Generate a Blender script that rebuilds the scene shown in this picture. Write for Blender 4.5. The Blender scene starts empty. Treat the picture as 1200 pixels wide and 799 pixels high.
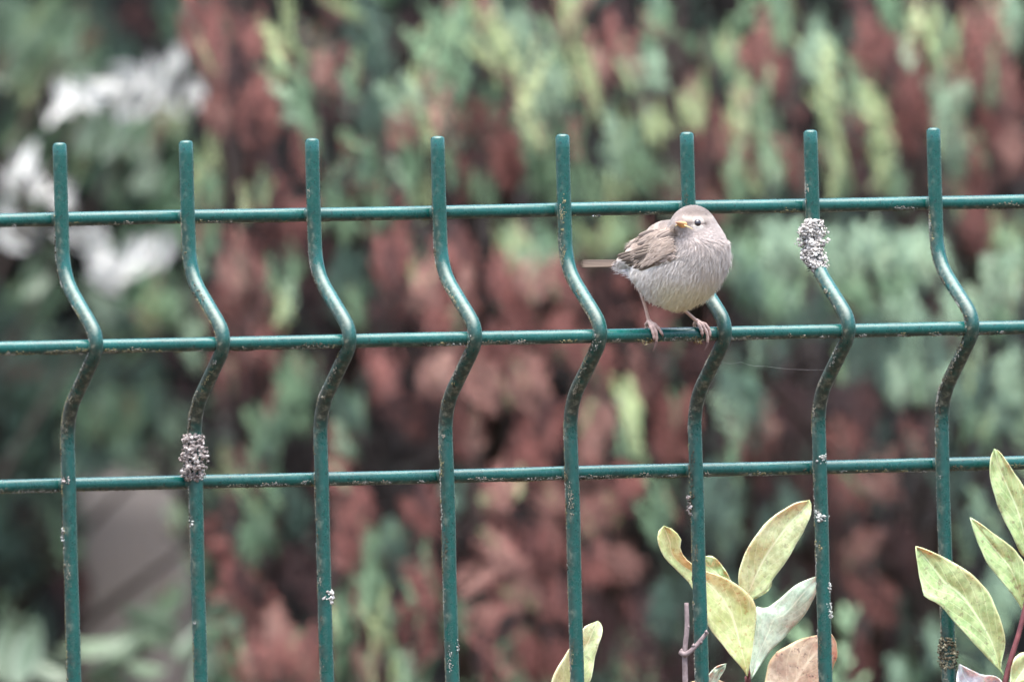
import bpy, bmesh, math, random
from mathutils import Vector, Matrix, Quaternion, noise

scene = bpy.context.scene
COL = scene.collection
R = math.radians
PI = math.pi
rng = random.Random(7)

# ------------------------------------------------------------------ camera
ZC = 0.96                                   # height of the middle rail of the mesh fence
YAW, PITCH, ROLL, DIST = R(25), 0.01505, 0.02782, 8.972
FPX = 3229.156 * DIST                       # focal length in pixels of a 1200 px wide picture
CF = Vector((math.sin(YAW) * math.cos(PITCH), math.cos(YAW) * math.cos(PITCH), math.sin(PITCH)))
_r = Vector((math.cos(YAW), -math.sin(YAW), 0)); _u = _r.cross(CF)
CR = _r * math.cos(ROLL) - _u * math.sin(ROLL)
CU = _r * math.sin(ROLL) + _u * math.cos(ROLL)
CAM = Vector((0, 0, ZC)) - CF * DIST
cam_d = bpy.data.cameras.new('camera'); cam = bpy.data.objects.new('camera', cam_d); COL.objects.link(cam)
m3 = Matrix((CR, CU, -CF)).transposed()
cam.matrix_world = Matrix.Translation(CAM) @ m3.to_4x4()
cam_d.sensor_width = 36; cam_d.lens = FPX / 1200 * 36
cam_d.clip_start = 0.1; cam_d.clip_end = 500
cam_d.dof.use_dof = True
cam_d.dof.focus_distance = DIST + 0.012
cam_d.dof.aperture_fstop = cam_d.lens / 45.0
scene.camera = cam

# ------------------------------------------------------------------ sky, sun, exposure
SUN_EL, SUN_AZ = R(83), R(200)              # azimuth measured from +Y towards +X
world = bpy.data.worlds.new('World'); scene.world = world; world.use_nodes = True
wn, wl = world.node_tree.nodes, world.node_tree.links
sky = wn.new('ShaderNodeTexSky'); sky.sky_type = 'NISHITA'; sky.sun_disc = False
sky.sun_elevation = SUN_EL; sky.sun_rotation = SUN_AZ
sky.air_density = 1.0; sky.dust_density = 4.0; sky.ozone_density = 1.0
bg = wn['Background']; bg.inputs['Strength'].default_value = 0.075
wl.new(sky.outputs[0], bg.inputs['Color'])
sd = bpy.data.lights.new('sun', 'SUN'); sd.energy = 1.5; sd.angle = R(75); sd.color = (1, 0.955, 0.91)
sun = bpy.data.objects.new('sun', sd); COL.objects.link(sun)
sdir = Vector((math.sin(SUN_AZ) * math.cos(SUN_EL), math.cos(SUN_AZ) * math.cos(SUN_EL), math.sin(SUN_EL)))
sun.rotation_euler = sdir.to_track_quat('Z', 'Y').to_euler(); sun.location = (0, -2, 6)
vs = scene.view_settings
vs.view_transform = 'Standard'; vs.look = 'None'; vs.gamma = 1; vs.use_curve_mapping = False
vs.exposure = 3.15
scene.render.engine = 'CYCLES'
scene.cycles.use_denoising = True
scene.cycles.max_bounces = 6

# ------------------------------------------------------------------ helpers
def W(px, py, y):
    """world point on the plane at distance y behind the fence that a line of sight meets"""
    v = CF * FPX + CR * (px - 600) - CU * (py - 399.5)
    return CAM + v * ((y - CAM.y) / v.y)

def link(name, me, mat=None, parent=None):
    o = bpy.data.objects.new(name, me); COL.objects.link(o)
    if mat is not None and me is not None and not me.materials:
        me.materials.append(mat)
    if parent is not None:
        o.parent = parent
    return o

def tag(o, label=None, cat=None, group=None, kind=None):
    if label: o['label'] = label
    if cat: o['category'] = cat
    if group: o['group'] = group
    if kind: o['kind'] = kind
    return o

def empty(name, loc=(0, 0, 0)):
    o = bpy.data.objects.new(name, None); COL.objects.link(o); o.location = loc
    o.empty_display_size = 0.02
    return o

class MB:
    def __init__(s): s.v, s.f, s.c, s.uv = [], [], [], []
    def mesh(s, name, smooth=True):
        me = bpy.data.meshes.new(name); me.from_pydata([tuple(p) for p in s.v], [], s.f)
        if smooth: me.polygons.foreach_set('use_smooth', [True] * len(s.f))
        if s.c:
            a = me.color_attributes.new('Col', 'FLOAT_COLOR', 'POINT')
            a.data.foreach_set('color', [x for c in s.c for x in (c[0], c[1], c[2], 1)])
        if s.uv:
            l = me.uv_layers.new(name='UVMap')
            idx = [0] * len(me.loops); me.loops.foreach_get('vertex_index', idx)
            l.data.foreach_set('uv', [x for i in idx for x in s.uv[i]])
        me.update(); return me
    def tube(s, pts, rad, n=10, caps=True, col=None):
        pts = [Vector(p) for p in pts]
        if not isinstance(rad, (list, tuple)): rad = [rad] * len(pts)
        b = len(s.v); t0 = (pts[1] - pts[0]).normalized()
        nrm = t0.orthogonal().normalized()
        for i, p in enumerate(pts):
            t = ((pts[min(i + 1, len(pts) - 1)] - pts[max(i - 1, 0)])).normalized()
            nrm = (nrm - t * nrm.dot(t)).normalized(); bi = t.cross(nrm)
            for k in range(n):
                a = 2 * PI * k / n
                s.v.append(p + (nrm * math.cos(a) + bi * math.sin(a)) * rad[i])
                if col is not None: s.c.append(col)
        for i in range(len(pts) - 1):
            for k in range(n):
                a, c = b + i * n + k, b + i * n + (k + 1) % n
                s.f.append((a, c, c + n, a + n))
        if caps:
            s.f.append(tuple(b + k for k in reversed(range(n))))
            e = b + (len(pts) - 1) * n
            s.f.append(tuple(e + k for k in range(n)))
    def spindle(s, a, bb, w, w2=None, col=None):
        a, bb = Vector(a), Vector(bb); d = bb - a
        x = d.orthogonal().normalized(); y = d.normalized().cross(x); w2 = w2 or w
        i = len(s.v); m = a + d * 0.45
        s.v += [a, m + x * w, m + y * w2, m - x * w, m - y * w2, bb]
        if col is not None: s.c += [col] * 6
        s.f += [(i, i+2, i+1), (i, i+3, i+2), (i, i+4, i+3), (i, i+1, i+4), (i+5, i+1, i+2), (i+5, i+2, i+3), (i+5, i+3, i+4), (i+5, i+4, i+1)]
    def blob(s, c, r, rnd, jag=0.3, col=None, sub=1):
        c = Vector(c); b = len(s.v)
        for p in ICO[sub][0]:
            k = 1 + rnd.uniform(-jag, jag)
            s.v.append(c + Vector((p[0] * r[0], p[1] * r[1], p[2] * r[2])) * k)
            if col is not None: s.c.append(col)
        s.f += [tuple(b + q for q in f) for f in ICO[sub][1]]

ICO = {}
for _s in (1, 2):
    _bm = bmesh.new(); bmesh.ops.create_icosphere(_bm, subdivisions=_s, radius=1)
    _bm.verts.ensure_lookup_table()
    ICO[_s] = ([tuple(v.co) for v in _bm.verts], [tuple(v.index for v in f.verts) for f in _bm.faces]); _bm.free()

def fillet(pts, rad, seg=7):
    out = [Vector(pts[0])]
    for i in range(1, len(pts) - 1):
        p = Vector(pts[i]); a = Vector(pts[i - 1]) - p; b = Vector(pts[i + 1]) - p
        r = min(rad, a.length * 0.48, b.length * 0.48)
        A = p + a.normalized() * r; B = p + b.normalized() * r
        for k in range(seg + 1):
            t = k / seg
            out.append(A * (1 - t) ** 2 + p * 2 * t * (1 - t) + B * t * t)
    out.append(Vector(pts[-1])); return out

def densify(pts, step):
    out = []
    for a, b in zip(pts, pts[1:]):
        n = max(1, int((b - a).length / step))
        out += [a.lerp(b, k / n) for k in range(n)]
    return out + [pts[-1]]

def s2l(*c):
    return tuple(((x / 255) / 12.92 if x / 255 <= 0.04045 else ((x / 255 + 0.055) / 1.055) ** 2.4) for x in c)

def alb(c, k=0.62): return tuple(x * k for x in c)

class Mat:
    def __init__(s, name, rough=0.5, spec=0.5):
        s.m = bpy.data.materials.new(name); s.m.use_nodes = True
        s.n = s.m.node_tree.nodes; s.l = s.m.node_tree.links
        s.p = s.n['Principled BSDF']; s.p.inputs['Roughness'].default_value = rough
        s.p.inputs['Specular IOR Level'].default_value = spec
    def node(s, t, **kw):
        n = s.n.new(t)
        for k, v in kw.items(): setattr(n, k, v)
        return n
    def noise(s, scale, detail=3, coord='Object', rough=0.6, dim=None, vec=None):
        n = s.node('ShaderNodeTexNoise'); n.inputs['Scale'].default_value = scale
        n.inputs['Detail'].default_value = detail; n.inputs['Roughness'].default_value = rough
        if vec is None:
            tc = s.node('ShaderNodeTexCoord'); vec = tc.outputs[coord]
        s.l.new(vec, n.inputs['Vector']); return n.outputs['Fac']
    def ramp(s, fac, stops):
        r = s.node('ShaderNodeValToRGB'); e = r.color_ramp.elements
        while len(e) < len(stops): e.new(0.5)
        for el, (p, c) in zip(e, stops):
            el.position = p; el.color = (*c, 1) if len(c) == 3 else c
        s.l.new(fac, r.inputs['Fac']); return r.outputs['Color']
    def mix(s, fac, a, b, mode='MIX'):
        n = s.node('ShaderNodeMix', data_type='RGBA', blend_type=mode)
        for i, v in ((0, fac), (6, a), (7, b)):
            if isinstance(v, (int, float)): n.inputs[i].default_value = v
            elif isinstance(v, tuple): n.inputs[i].default_value = (*v, 1)
            else: s.l.new(v, n.inputs[i])
        return n.outputs[2]
    def math(s, op, a, b=0.0, clamp=False):
        n = s.node('ShaderNodeMath', operation=op, use_clamp=clamp)
        for i, v in ((0, a), (1, b)):
            if isinstance(v, (int, float)): n.inputs[i].default_value = v
            else: s.l.new(v, n.inputs[i])
        return n.outputs[0]
    def base(s, c):
        if isinstance(c, tuple): s.p.inputs['Base Color'].default_value = (*c, 1)
        else: s.l.new(c, s.p.inputs['Base Color'])
        return s
    def bump(s, h, strength=0.3, dist=0.001):
        b = s.node('ShaderNodeBump'); b.inputs['Strength'].default_value = strength; b.inputs['Distance'].default_value = dist
        s.l.new(h, b.inputs['Height']); s.l.new(b.outputs[0], s.p.inputs['Normal']); return s

# ------------------------------------------------------------------ materials
def mat_paint():
    M = Mat('green_coated_steel', 0.34, 0.5)
    n1 = M.noise(55, 5); n2 = M.noise(420, 4); n3 = M.noise(160, 6, rough=0.75)
    c = M.ramp(n1, [(0.3, (0.0006, 0.042, 0.035)), (0.7, (0.0012, 0.070, 0.060))])
    c = M.mix(M.ramp(n2, [(0.55, (0, 0, 0)), (0.75, (0.5, 0.5, 0.5))]), c, (0.010, 0.075, 0.066))
    c = M.mix(M.ramp(M.noise(700, 3, rough=0.7), [(0.60, (0, 0, 0)), (0.68, (0.85,) * 3)]), c, (0.001, 0.016, 0.014))
    # dull algae film and grime in patches
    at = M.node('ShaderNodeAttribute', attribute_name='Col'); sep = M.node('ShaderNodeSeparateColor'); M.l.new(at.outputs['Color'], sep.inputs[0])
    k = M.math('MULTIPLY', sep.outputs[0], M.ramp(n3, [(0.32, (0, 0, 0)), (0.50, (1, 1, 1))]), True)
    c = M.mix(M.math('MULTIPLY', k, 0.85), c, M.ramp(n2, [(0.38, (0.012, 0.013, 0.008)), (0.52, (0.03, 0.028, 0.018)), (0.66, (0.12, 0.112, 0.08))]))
    M.base(c)
    M.l.new(M.math('ADD', M.math('MULTIPLY', n3, 0.50), M.math('MULTIPLY', k, 0.3)), M.p.inputs['Roughness'])
    M.p.inputs['Specular IOR Level'].default_value = 0.38; M.p.inputs['Sheen Weight'].default_value = 0.05; M.p.inputs['Sheen Roughness'].default_value = 0.4
    M.p.inputs['Sheen Tint'].default_value = (0.8, 0.95, 1, 1)
    return M.bump(M.math('ADD', n3, M.math('MULTIPLY', n2, 0.5)), 0.35, 0.0004).m

def mat_vcol(name, rough=0.8, spec=0.2, sheen=0.0, jitter=0.0, scale=900, sss=0.0, k=0.6):
    M = Mat(name, rough, spec)
    at = M.node('ShaderNodeAttribute', attribute_name='Col'); c = M.mix(1.0, at.outputs['Color'], (k, k, k), 'MULTIPLY')
    if jitter:
        c = M.mix(1.0, c, M.ramp(M.noise(scale, 3), [(0.3, (1 - jitter,) * 3), (0.7, (1 + jitter,) * 3)]), 'MULTIPLY')
    M.base(c); M.p.inputs['Sheen Weight'].default_value = sheen
    if sss:
        M.p.inputs['Subsurface Weight'].default_value = sss; M.p.inputs['Subsurface Scale'].default_value = 0.002; M.p.inputs['Subsurface Radius'].default_value = (1, 0.85, 0.75)
    return M.m

def mat_foliage(name, c1, c2, c3=None):
    M = Mat(name, 0.6, 0.3)
    oi = M.node('ShaderNodeObjectInfo')
    stops = [(0.0, c1), (1.0, c2)] if c3 is None else [(0.0, c1), (0.55, c2), (1.0, c3)]
    c = M.ramp(oi.outputs['Random'], stops)
    n = M.noise(7, 3)
    c = M.mix(1.0, c, M.ramp(n, [(0.3, (0.55, 0.55, 0.55)), (0.5, (1, 1, 1)), (0.7, (1.5, 1.45, 1.4))]), 'MULTIPLY')
    at = M.node('ShaderNodeAttribute', attribute_name='Col'); c = M.mix(1.0, c, at.outputs['Color'], 'MULTIPLY')
    M.base(c); return M.m

def mat_noise(name, c1, c2, scale, rough=0.8, bump=0.3, dist=0.001, spec=0.3):
    M = Mat(name, rough, spec); n = M.noise(scale, 5)
    M.base(M.ramp(n, [(0.3, c1), (0.7, c2)])); return M.bump(n, bump, dist).m

def mat_leaf(name, base, base2, vein, spot, spots=0.5, edge=None, backside=None):
    """leaf with a midrib and side veins (UV), mottling and small dark specks"""
    M = Mat(name, 0.5, 0.35)
    uv = M.node('ShaderNodeUVMap'); sx = M.node('ShaderNodeSeparateXYZ'); M.l.new(uv.outputs[0], sx.inputs[0])
    u, v = sx.outputs[0], sx.outputs[1]
    av = M.math('ABSOLUTE', M.math('SUBTRACT', v, 0.5))
    n1 = M.noise(95, 5, rough=0.65); n2 = M.noise(520, 3); n3 = M.noise(230, 4)
    c = M.ramp(n1, [(0.36, base), (0.62, base2)])
    c = M.mix(M.ramp(M.noise(330, 4, rough=0.7), [(0.42, (0.55,) * 3), (0.56, (0, 0, 0))]), c, tuple(x * 0.62 for x in base))
    c = M.mix(M.ramp(n3, [(0.5, (0, 0, 0)), (0.72, (0.35,) * 3)]), c, vein)
    # side veins
    ph = M.math('SUBTRACT', M.math('MULTIPLY', u, 42.0), M.math('MULTIPLY', av, 34.0))
    w = M.math('SINE', ph)
    sv = M.ramp(w, [(0.9, (0, 0, 0)), (1.0, (0.4,) * 3)])
    c = M.mix(sv, c, vein)
    mid = M.ramp(av, [(0.012, (0.85,) * 3), (0.035, (0, 0, 0))])
    c = M.mix(mid, c, vein)
    ed = M.ramp(av, [(0.455, (0, 0, 0)), (0.495, (0.7,) * 3)])
    c = M.mix(ed, c, edge or vein)
    sp = M.math('MULTIPLY', M.ramp(n2, [(0.60, (0, 0, 0)), (0.65, (1, 1, 1))]), spots, True)
    c = M.mix(sp, c, spot)
    blot = M.math('MULTIPLY', M.ramp(M.noise(60, 4, rough=0.7), [(0.54, (0, 0, 0)), (0.70, (1, 1, 1))]), spots * 0.3, True)
    c = M.mix(blot, c, spot)
    M.base(M.mix(1.0, c, (0.9, 0.9, 0.9), 'MULTIPLY'))
    M.p.inputs['Subsurface Weight'].default_value = 0.25; M.p.inputs['Subsurface Scale'].default_value = 0.003
    h = M.math('ADD', M.math('MULTIPLY', n3, 0.6), M.math('MULTIPLY', sv, -0.6))
    return M.bump(h, 0.35, 0.0006).m

MT = {}
MT['paint'] = mat_paint()
MT['crust'] = mat_vcol('crustose_lichen', 0.95, 0.1, jitter=0.25, scale=1500)
MT['lichen'] = mat_vcol('foliose_lichen', 0.95, 0.1, jitter=0.3, scale=1300, k=0.8)
MT['plumage'] = mat_vcol('plumage', 0.85, 0.15, sheen=0.15, jitter=0.07, scale=700, k=0.78, sss=0.4)
MT['bark'] = mat_noise('bark', (0.018, 0.013, 0.011), (0.055, 0.04, 0.034), 90)
MT['twig'] = mat_noise('grey_twig_bark', (0.11, 0.08, 0.08), (0.24, 0.19, 0.185), 420, 0.85, 0.6, 0.0006)
MT['red_stem'] = mat_noise('red_stem', (0.075, 0.02, 0.025), (0.16, 0.05, 0.05), 300, 0.5)
MT['soil'] = mat_noise('soil_and_litter', (0.03, 0.022, 0.016), (0.10, 0.075, 0.05), 14, 0.95, 0.8, 0.02)
MT['post_wood'] = mat_noise('weathered_wood', (0.19, 0.165, 0.148), (0.225, 0.20, 0.18), 5, 0.9, 0.4, 0.004)
MT['core'] = mat_noise('painted_shade_core', (0.010, 0.011, 0.011), (0.022, 0.022, 0.021), 40, 0.95, 1.0, 0.01)  # near-black so the depth of the hedge looks shaded
F = {
 'g': mat_foliage('green_scale_leaves', (0.0945, 0.1827, 0.1008), (0.1575, 0.2709, 0.1575), (0.2331, 0.3591, 0.2079)),
 'l': mat_foliage('yellow_green_shoots', (0.2185, 0.2875, 0.1323), (0.3105, 0.3852, 0.1898), (0.4140, 0.4715, 0.2645)),
 't': mat_foliage('dark_blue_green_needles', (0.0333, 0.0684, 0.0522), (0.0589, 0.1159, 0.0874), (0.0902, 0.1568, 0.1187)),
 'b': mat_foliage('silvery_green_needles', (0.1680, 0.2632, 0.1792), (0.2464, 0.3696, 0.2520), (0.3472, 0.4704, 0.3248)),
 'r': mat_foliage('rust_dead_foliage', (0.1270, 0.0442, 0.0378), (0.2042, 0.0751, 0.0650), (0.2815, 0.1192, 0.0996)),
 'p': mat_foliage('faded_pink_brown_foliage', (0.1850, 0.0878, 0.0732), (0.2497, 0.1295, 0.1075), (0.3052, 0.1850, 0.1506)),
 'd': mat_foliage('painted_shade_twigs', (0.010, 0.008, 0.008), (0.020, 0.016, 0.016), (0.034, 0.026, 0.026)),  # shade of the shrub insides, put into the colour of fill sprays
 'm': mat_foliage('maroon_dead_foliage', (0.0270, 0.0120, 0.0138), (0.0480, 0.0210, 0.0222), (0.0720, 0.0312, 0.0312)),
}

# ================================================================== SETTING
def make_ground():
    mb = MB(); n = 60; S = 60.0
    for j in range(n + 1):
        for i in range(n + 1):
            x = (i / n * 2 - 1); y = (j / n * 2 - 1)
            X = S * x * abs(x) ** 1.5; Y = S * y * abs(y) ** 1.5
            mb.v.append((X, Y, 0.03 * noise.noise(Vector((X * 1.3, Y * 1.3, 0))) - 0.02))
    for j in range(n):
        for i in range(n):
            a = j * (n + 1) + i; mb.f.append((a, a + 1, a + n + 2, a + n + 1))
    tag(link('ground', mb.mesh('ground'), MT['soil']), kind='structure')
make_ground()

# ================================================================== FENCE
WR = 0.00258                                  # wire radius with its coat
X0, SP, D_FOLD = -0.17748, 0.05, 0.0318
Z_TOP, Z_MID, Z_LOW, Z_TIP = ZC + 0.04732, ZC + 0.00075, ZC - 0.04831, ZC + 0.0738
fence = empty('wire_mesh_fence', (0, 0, 0))
tag(fence, 'green coated welded wire mesh fence with zigzag fold and spiked top', 'fence')

def wire_path():
    zt, za, zb = ZC + 0.0262, ZC + 0.0022, ZC - 0.0235
    pts = [(0, 0, Z_TIP), (0, 0, zt), (0, -D_FOLD, za), (0, 0, zb), (0, 0, 0.56), (0, -D_FOLD, 0.53), (0, 0, 0.50), (0, 0, 0.012)]
    return fillet([Vector(p) for p in pts], 0.0105, 8)
WP = wire_path()

def wire_mesh(seed):
    rr = random.Random(seed); pts = densify(WP, 0.004); mb = MB(); n = 14
    # rounded tip
    tip = [pts[0] + Vector((0, 0, 0.0009)), pts[0] + Vector((0, 0, 0.0006))]
    pts = tip + pts; rad = [WR * 0.45, WR * 0.82] + [WR] * (len(pts) - 2)
    off = rr.uniform(0, 50)
    jit = [p + Vector((noise.noise(Vector((p.z * 25, off, 0))) * 0.00035, 0, 0)) for p in pts]
    mb.tube(jit, rad, n)
    zoff = rr.uniform(-1, 1)
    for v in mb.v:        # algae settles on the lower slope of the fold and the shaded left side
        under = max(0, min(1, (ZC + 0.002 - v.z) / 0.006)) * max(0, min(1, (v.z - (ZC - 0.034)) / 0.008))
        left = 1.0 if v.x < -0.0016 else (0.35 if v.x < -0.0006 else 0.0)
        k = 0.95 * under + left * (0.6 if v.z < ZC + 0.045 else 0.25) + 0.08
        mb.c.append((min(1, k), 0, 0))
    return mb.mesh('vertical_wire')

wires = []
for i in range(-10, 21):
    o = link('vertical_wire', wire_mesh(i), MT['paint'], fence); o.location.x = X0 + i * SP
    wires.append(o)

def bar_mesh(seed, x0, x1):
    rr = random.Random(seed); mb = MB(); N = 160; off = rr.uniform(0, 50)
    pts = [Vector((x0 + (x1 - x0) * k / N, 0, 0.00025 * noise.noise(Vector((k * 0.11, off, 0))))) for k in range(N + 1)]
    mb.tube(pts, WR * 0.97, 14)
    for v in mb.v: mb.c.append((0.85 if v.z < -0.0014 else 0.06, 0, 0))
    return mb.mesh('horizontal_wire')
BX0, BX1 = X0 - 10 * SP - 0.02, X0 + 20 * SP + 0.02
for k, (z, y) in enumerate([(Z_TOP, 0.0048), (Z_MID, 0.0048 - 0.02947), (Z_LOW, 0.0048), (0.76, 0.0048), (0.58, 0.0048), (0.53, -0.025), (0.48, 0.0048), (0.28, 0.0048), (0.08, 0.0048)]):
    o = link('horizontal_wire', bar_mesh(100 + k, BX0, BX1), MT['paint'], fence); o.location = (0, y, z)
for x in (BX0 - 0.012, BX1 + 0.012):
    mb = MB(); mb.tube([(x, 0.03, -0.05), (x, 0.03, 1.06)], 0.024, 20)
    po = mb.mesh('post'); 
    a = po.color_attributes.new('Col', 'FLOAT_COLOR', 'POINT'); a.data.foreach_set('color', [0.1, 0, 0, 1] * len(po.vertices))
    link('post', po, MT['paint'], fence)

# welds where a wire crosses a rail
mb = MB(); mb.blob((0, 0, 0), (0.0030, 0.0016, 0.0030), random.Random(2), 0.06, (0.45, 0, 0), 2); WELD = mb.mesh('weld')
for i in range(-10, 21):
    for z, y in ((Z_TOP, 0.0024), (Z_MID, 0.0024 - 0.02947), (Z_LOW, 0.0024), (0.76, 0.0024), (0.28, 0.0024)):
        o = link('weld', WELD, MT['paint'], fence); o.location = (X0 + i * SP - 0.0002, y, z); o.rotation_euler = (0, rng.uniform(0, 3), 0)

# path sample of a vertical wire: world point and tangent at height z
def wire_at(i, z):
    for a, b in zip(WP, WP[1:]):
        if a.z >= z >= b.z:
            t = (a.z - z) / max(1e-9, a.z - b.z)
            return a.lerp(b, t) + Vector((X0 + i * SP, 0, 0)), (b - a).normalized()
    return Vector((X0 + i * SP, 0, z)), Vector((0, 0, -1))

CRUST = [s2l(140, 138, 122), s2l(110, 106, 88), s2l(160, 156, 142), s2l(90, 86, 74), s2l(150, 144, 110), s2l(175, 175, 168)]
# scabby lichen along the left-hand edge of each wire and the underside of each rail
for i in range(8):
    rr = random.Random(400 + i); mb = MB()
    dens = [0.9, 0.65, 0.6, 1.1, 1.4, 0.7, 0.6, 1.3][i]
    for k in range(int(70 * dens)):
        zc_ = rr.uniform(ZC - 0.13, ZC + 0.055); low = 1.0 if ZC - 0.03 < zc_ < ZC else 0.0
        a0 = rr.gauss(0.05, 0.2) + (rr.uniform(0, 1.4) if rr.random() < 0.15 + 0.5 * low else 0); spread = rr.choice((0.0004, 0.0008, 0.0015, 0.003)); base = rr.choice(CRUST)
        for q in range(int(rr.uniform(4, 12) + spread * 9000)):
            z = zc_ + rr.gauss(0, spread); p, t = wire_at(i, z)
            side = (-CR - t * (-CR).dot(t)).normalized(); front = (-CF - t * (-CF).dot(t)).normalized()
            a = a0 + rr.gauss(0, 0.16); d = side * math.cos(a) + front * math.sin(a)
            r = rr.uniform(0.00009, 0.00024); f = rr.uniform(0.7, 1.2)
            mb.blob(p + d * (WR + r * 0.05), (r, r, r * rr.uniform(0.8, 2.0)), rr, 0.5, tuple(x * f for x in base), 1)
    tag(link('lichen_crust', mb.mesh('lichen_crust'), MT['crust'], fence), kind='stuff')
for j, (z, y) in enumerate(((Z_TOP, 0.0048), (Z_MID, 0.0048 - 0.02947), (Z_LOW, 0.0048))):
    rr = random.Random(500 + j); mb = MB()
    for k in range((40, 150, 110)[j]):
        xc = rr.uniform(-0.27, 0.27); a0 = rr.gauss(-1.0, 0.25); spread = rr.choice((0.0004, 0.0009, 0.002, 0.004)); base = rr.choice(CRUST)
        for q in range(int(rr.uniform(4, 12) + spread * 8000)):
            a = a0 + rr.gauss(0, 0.17); d = Vector((0, -math.cos(a), math.sin(a))); r = rr.uniform(0.00009, 0.00024); f = rr.uniform(0.7, 1.2)
            mb.blob(Vector((xc + rr.gauss(0, spread), y, z)) + d * (WR + r * 0.05), (r * rr.uniform(0.8, 2.0), r, r), rr, 0.5, tuple(x * f for x in base), 1)
    tag(link('lichen_crust', mb.mesh('lichen_crust'), MT['crust'], fence), kind='stuff')

# ------------------------------------------------------------------ lichen tufts growing on the wires
def frame_of(t):
    side = (CR - t * CR.dot(t)).normalized(); return side, t.cross(side).normalized()

def lichen_tuft(name, i, zc, half, rad, n, cols, seed, label, group=None, angle=None, lobe=0.00075, skew=0.0, cat='lichen', spread=1.6):
    rr = random.Random(seed); mb = MB()
    c0, _ = wire_at(i, zc)
    for k in range(n):
        s = rr.uniform(-1, 1); z = zc + s * half
        p, t = wire_at(i, z); side = (CR - t * CR.dot(t)).normalized(); front = (-CF - t * (-CF).dot(t)).normalized()
        ang = rr.uniform(0, 2 * PI) if angle is None else rr.gauss(angle, spread)
        env = math.sqrt(max(0.02, 1 - s * s)) * (1 - skew * s) * (0.75 + 0.9 * noise.noise(Vector((z * 300, ang * 1.2, seed))))
        rr_ = WR * 0.85 + rad * env * rr.random() ** 0.5
        d = side * math.cos(ang) + front * math.sin(ang)
        q = p + d * rr_
        L = lobe * rr.choice((0.55, 0.75, 0.95, 1.2, 1.5))
        # each lobe: a small cupped, curled scale
        out = (d + Vector((rr.uniform(-.7, .7), rr.uniform(-.7, .7), rr.uniform(-.7, .7)))).normalized()
        qn = out.to_track_quat('Z', 'Y')
        col = rr.choice(cols); f = rr.uniform(0.75, 1.15); col = tuple(x * f for x in col)
        b = len(mb.v); tmp = MB(); tmp.blob((0, 0, 0), (L * rr.uniform(0.7, 1.3), L * rr.uniform(0.5, 1), L * rr.uniform(0.3, 0.6)), rr, 0.35)
        for v in tmp.v:
            w = v.copy(); w.z += 0.35 * (w.x * w.x + w.y * w.y) / L
            mb.v.append(q + qn @ w); mb.c.append(col)
        mb.f += [tuple(b + x for x in f_) for f_ in tmp.f]
    for k in range(max(3, n // 25)):      # dark holdfast strands close to the wire
        s = rr.uniform(-1, 1); p, t = wire_at(i, zc + s * half * 0.95)
        ang = rr.uniform(0, 2 * PI) if angle is None else rr.gauss(angle, spread * 0.6)
        side = (CR - t * CR.dot(t)).normalized(); front = (-CF - t * (-CF).dot(t)).normalized()
        d = side * math.cos(ang) + front * math.sin(ang)
        mb.spindle(p + d * WR * 0.9, p + d * (WR + rad * 0.7) + Vector((0, 0, rr.uniform(-.001, .001))), 0.00022, col=(0.02, 0.017, 0.018))
    me = mb.mesh(name); me.transform(Matrix.Translation(-c0))
    o = link(name, me, MT['lichen']); o.location = c0
    return tag(o, label, cat, group)

WHITE = [s2l(216, 212, 206), s2l(190, 186, 180), s2l(164, 160, 156), s2l(228, 225, 220), s2l(148, 143, 140)]
GREY = [s2l(182, 172, 166), s2l(160, 150, 145), s2l(204, 196, 190), s2l(142, 132, 128), s2l(122, 111, 107)]
OLIVE = [s2l(128, 122, 100), s2l(105, 98, 80), s2l(150, 145, 122), s2l(85, 76, 62)]
PALE = [s2l(205, 208, 200), s2l(180, 185, 178), s2l(160, 160, 155)]
zpx = lambda py, px=600: W(px, py, 0).z
GL = 'lichen specks on the fence wires'
lichen_tuft('lichen_tuft', 6, zpx(288, 950), 0.0094, 0.0036, 1500, WHITE, 1, 'large bushy whitish lichen tuft on the wire to the right of the bird', 'lichen tufts', skew=-0.3, angle=2.35, spread=1.15, lobe=0.00052)
lichen_tuft('lichen_tuft', 1, zpx(536, 228), 0.0082, 0.0034, 900, GREY, 2, 'large ragged grey lichen tuft just above the lowest rail on the left', 'lichen tufts', skew=0.1, angle=2.3, spread=1.3, lobe=0.00055)
lichen_tuft('lichen_tuft', 7, zpx(766, 1109), 0.0058, 0.0017, 420, OLIVE, 3, 'olive brown crusty lichen collar low on the rightmost wire', 'lichen tufts', angle=2.0, spread=1.3, lobe=0.00045)
lichen_tuft('lichen_speck', 6, zpx(605, 960), 0.0018, 0.0009, 34, PALE, 4, 'round pale lichen patch below the lowest rail on the wire right of the bird', GL, angle=1.6, spread=0.5, lobe=0.00055)
lichen_tuft('lichen_speck', 6, zpx(538, 960), 0.0016, 0.0007, 22, PALE, 5, 'small pale lichen patch where the lowest rail crosses the wire right of the bird', GL, angle=1.3, spread=0.4, lobe=0.0005)
lichen_tuft('lichen_speck', 6, zpx(689, 969), 0.0019, 0.0008, 22, PALE, 6, 'pale lichen flake on the wire beside the tip of the silvery leaf', GL, angle=0.4, spread=0.4, lobe=0.0005)
lichen_tuft('lichen_speck', 6, zpx(716, 972), 0.0030, 0.0008, 30, PALE, 7, 'long pale lichen streak on the wire just above the brown leaf', GL, angle=0.3, spread=0.35, lobe=0.0005)
lichen_tuft('lichen_speck', 2, zpx(699, 386), 0.0024, 0.0013, 40, WHITE, 8, 'white star-shaped lichen flake low on the third wire from the left', GL, angle=0.5, spread=0.4, lobe=0.0006)
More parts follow.
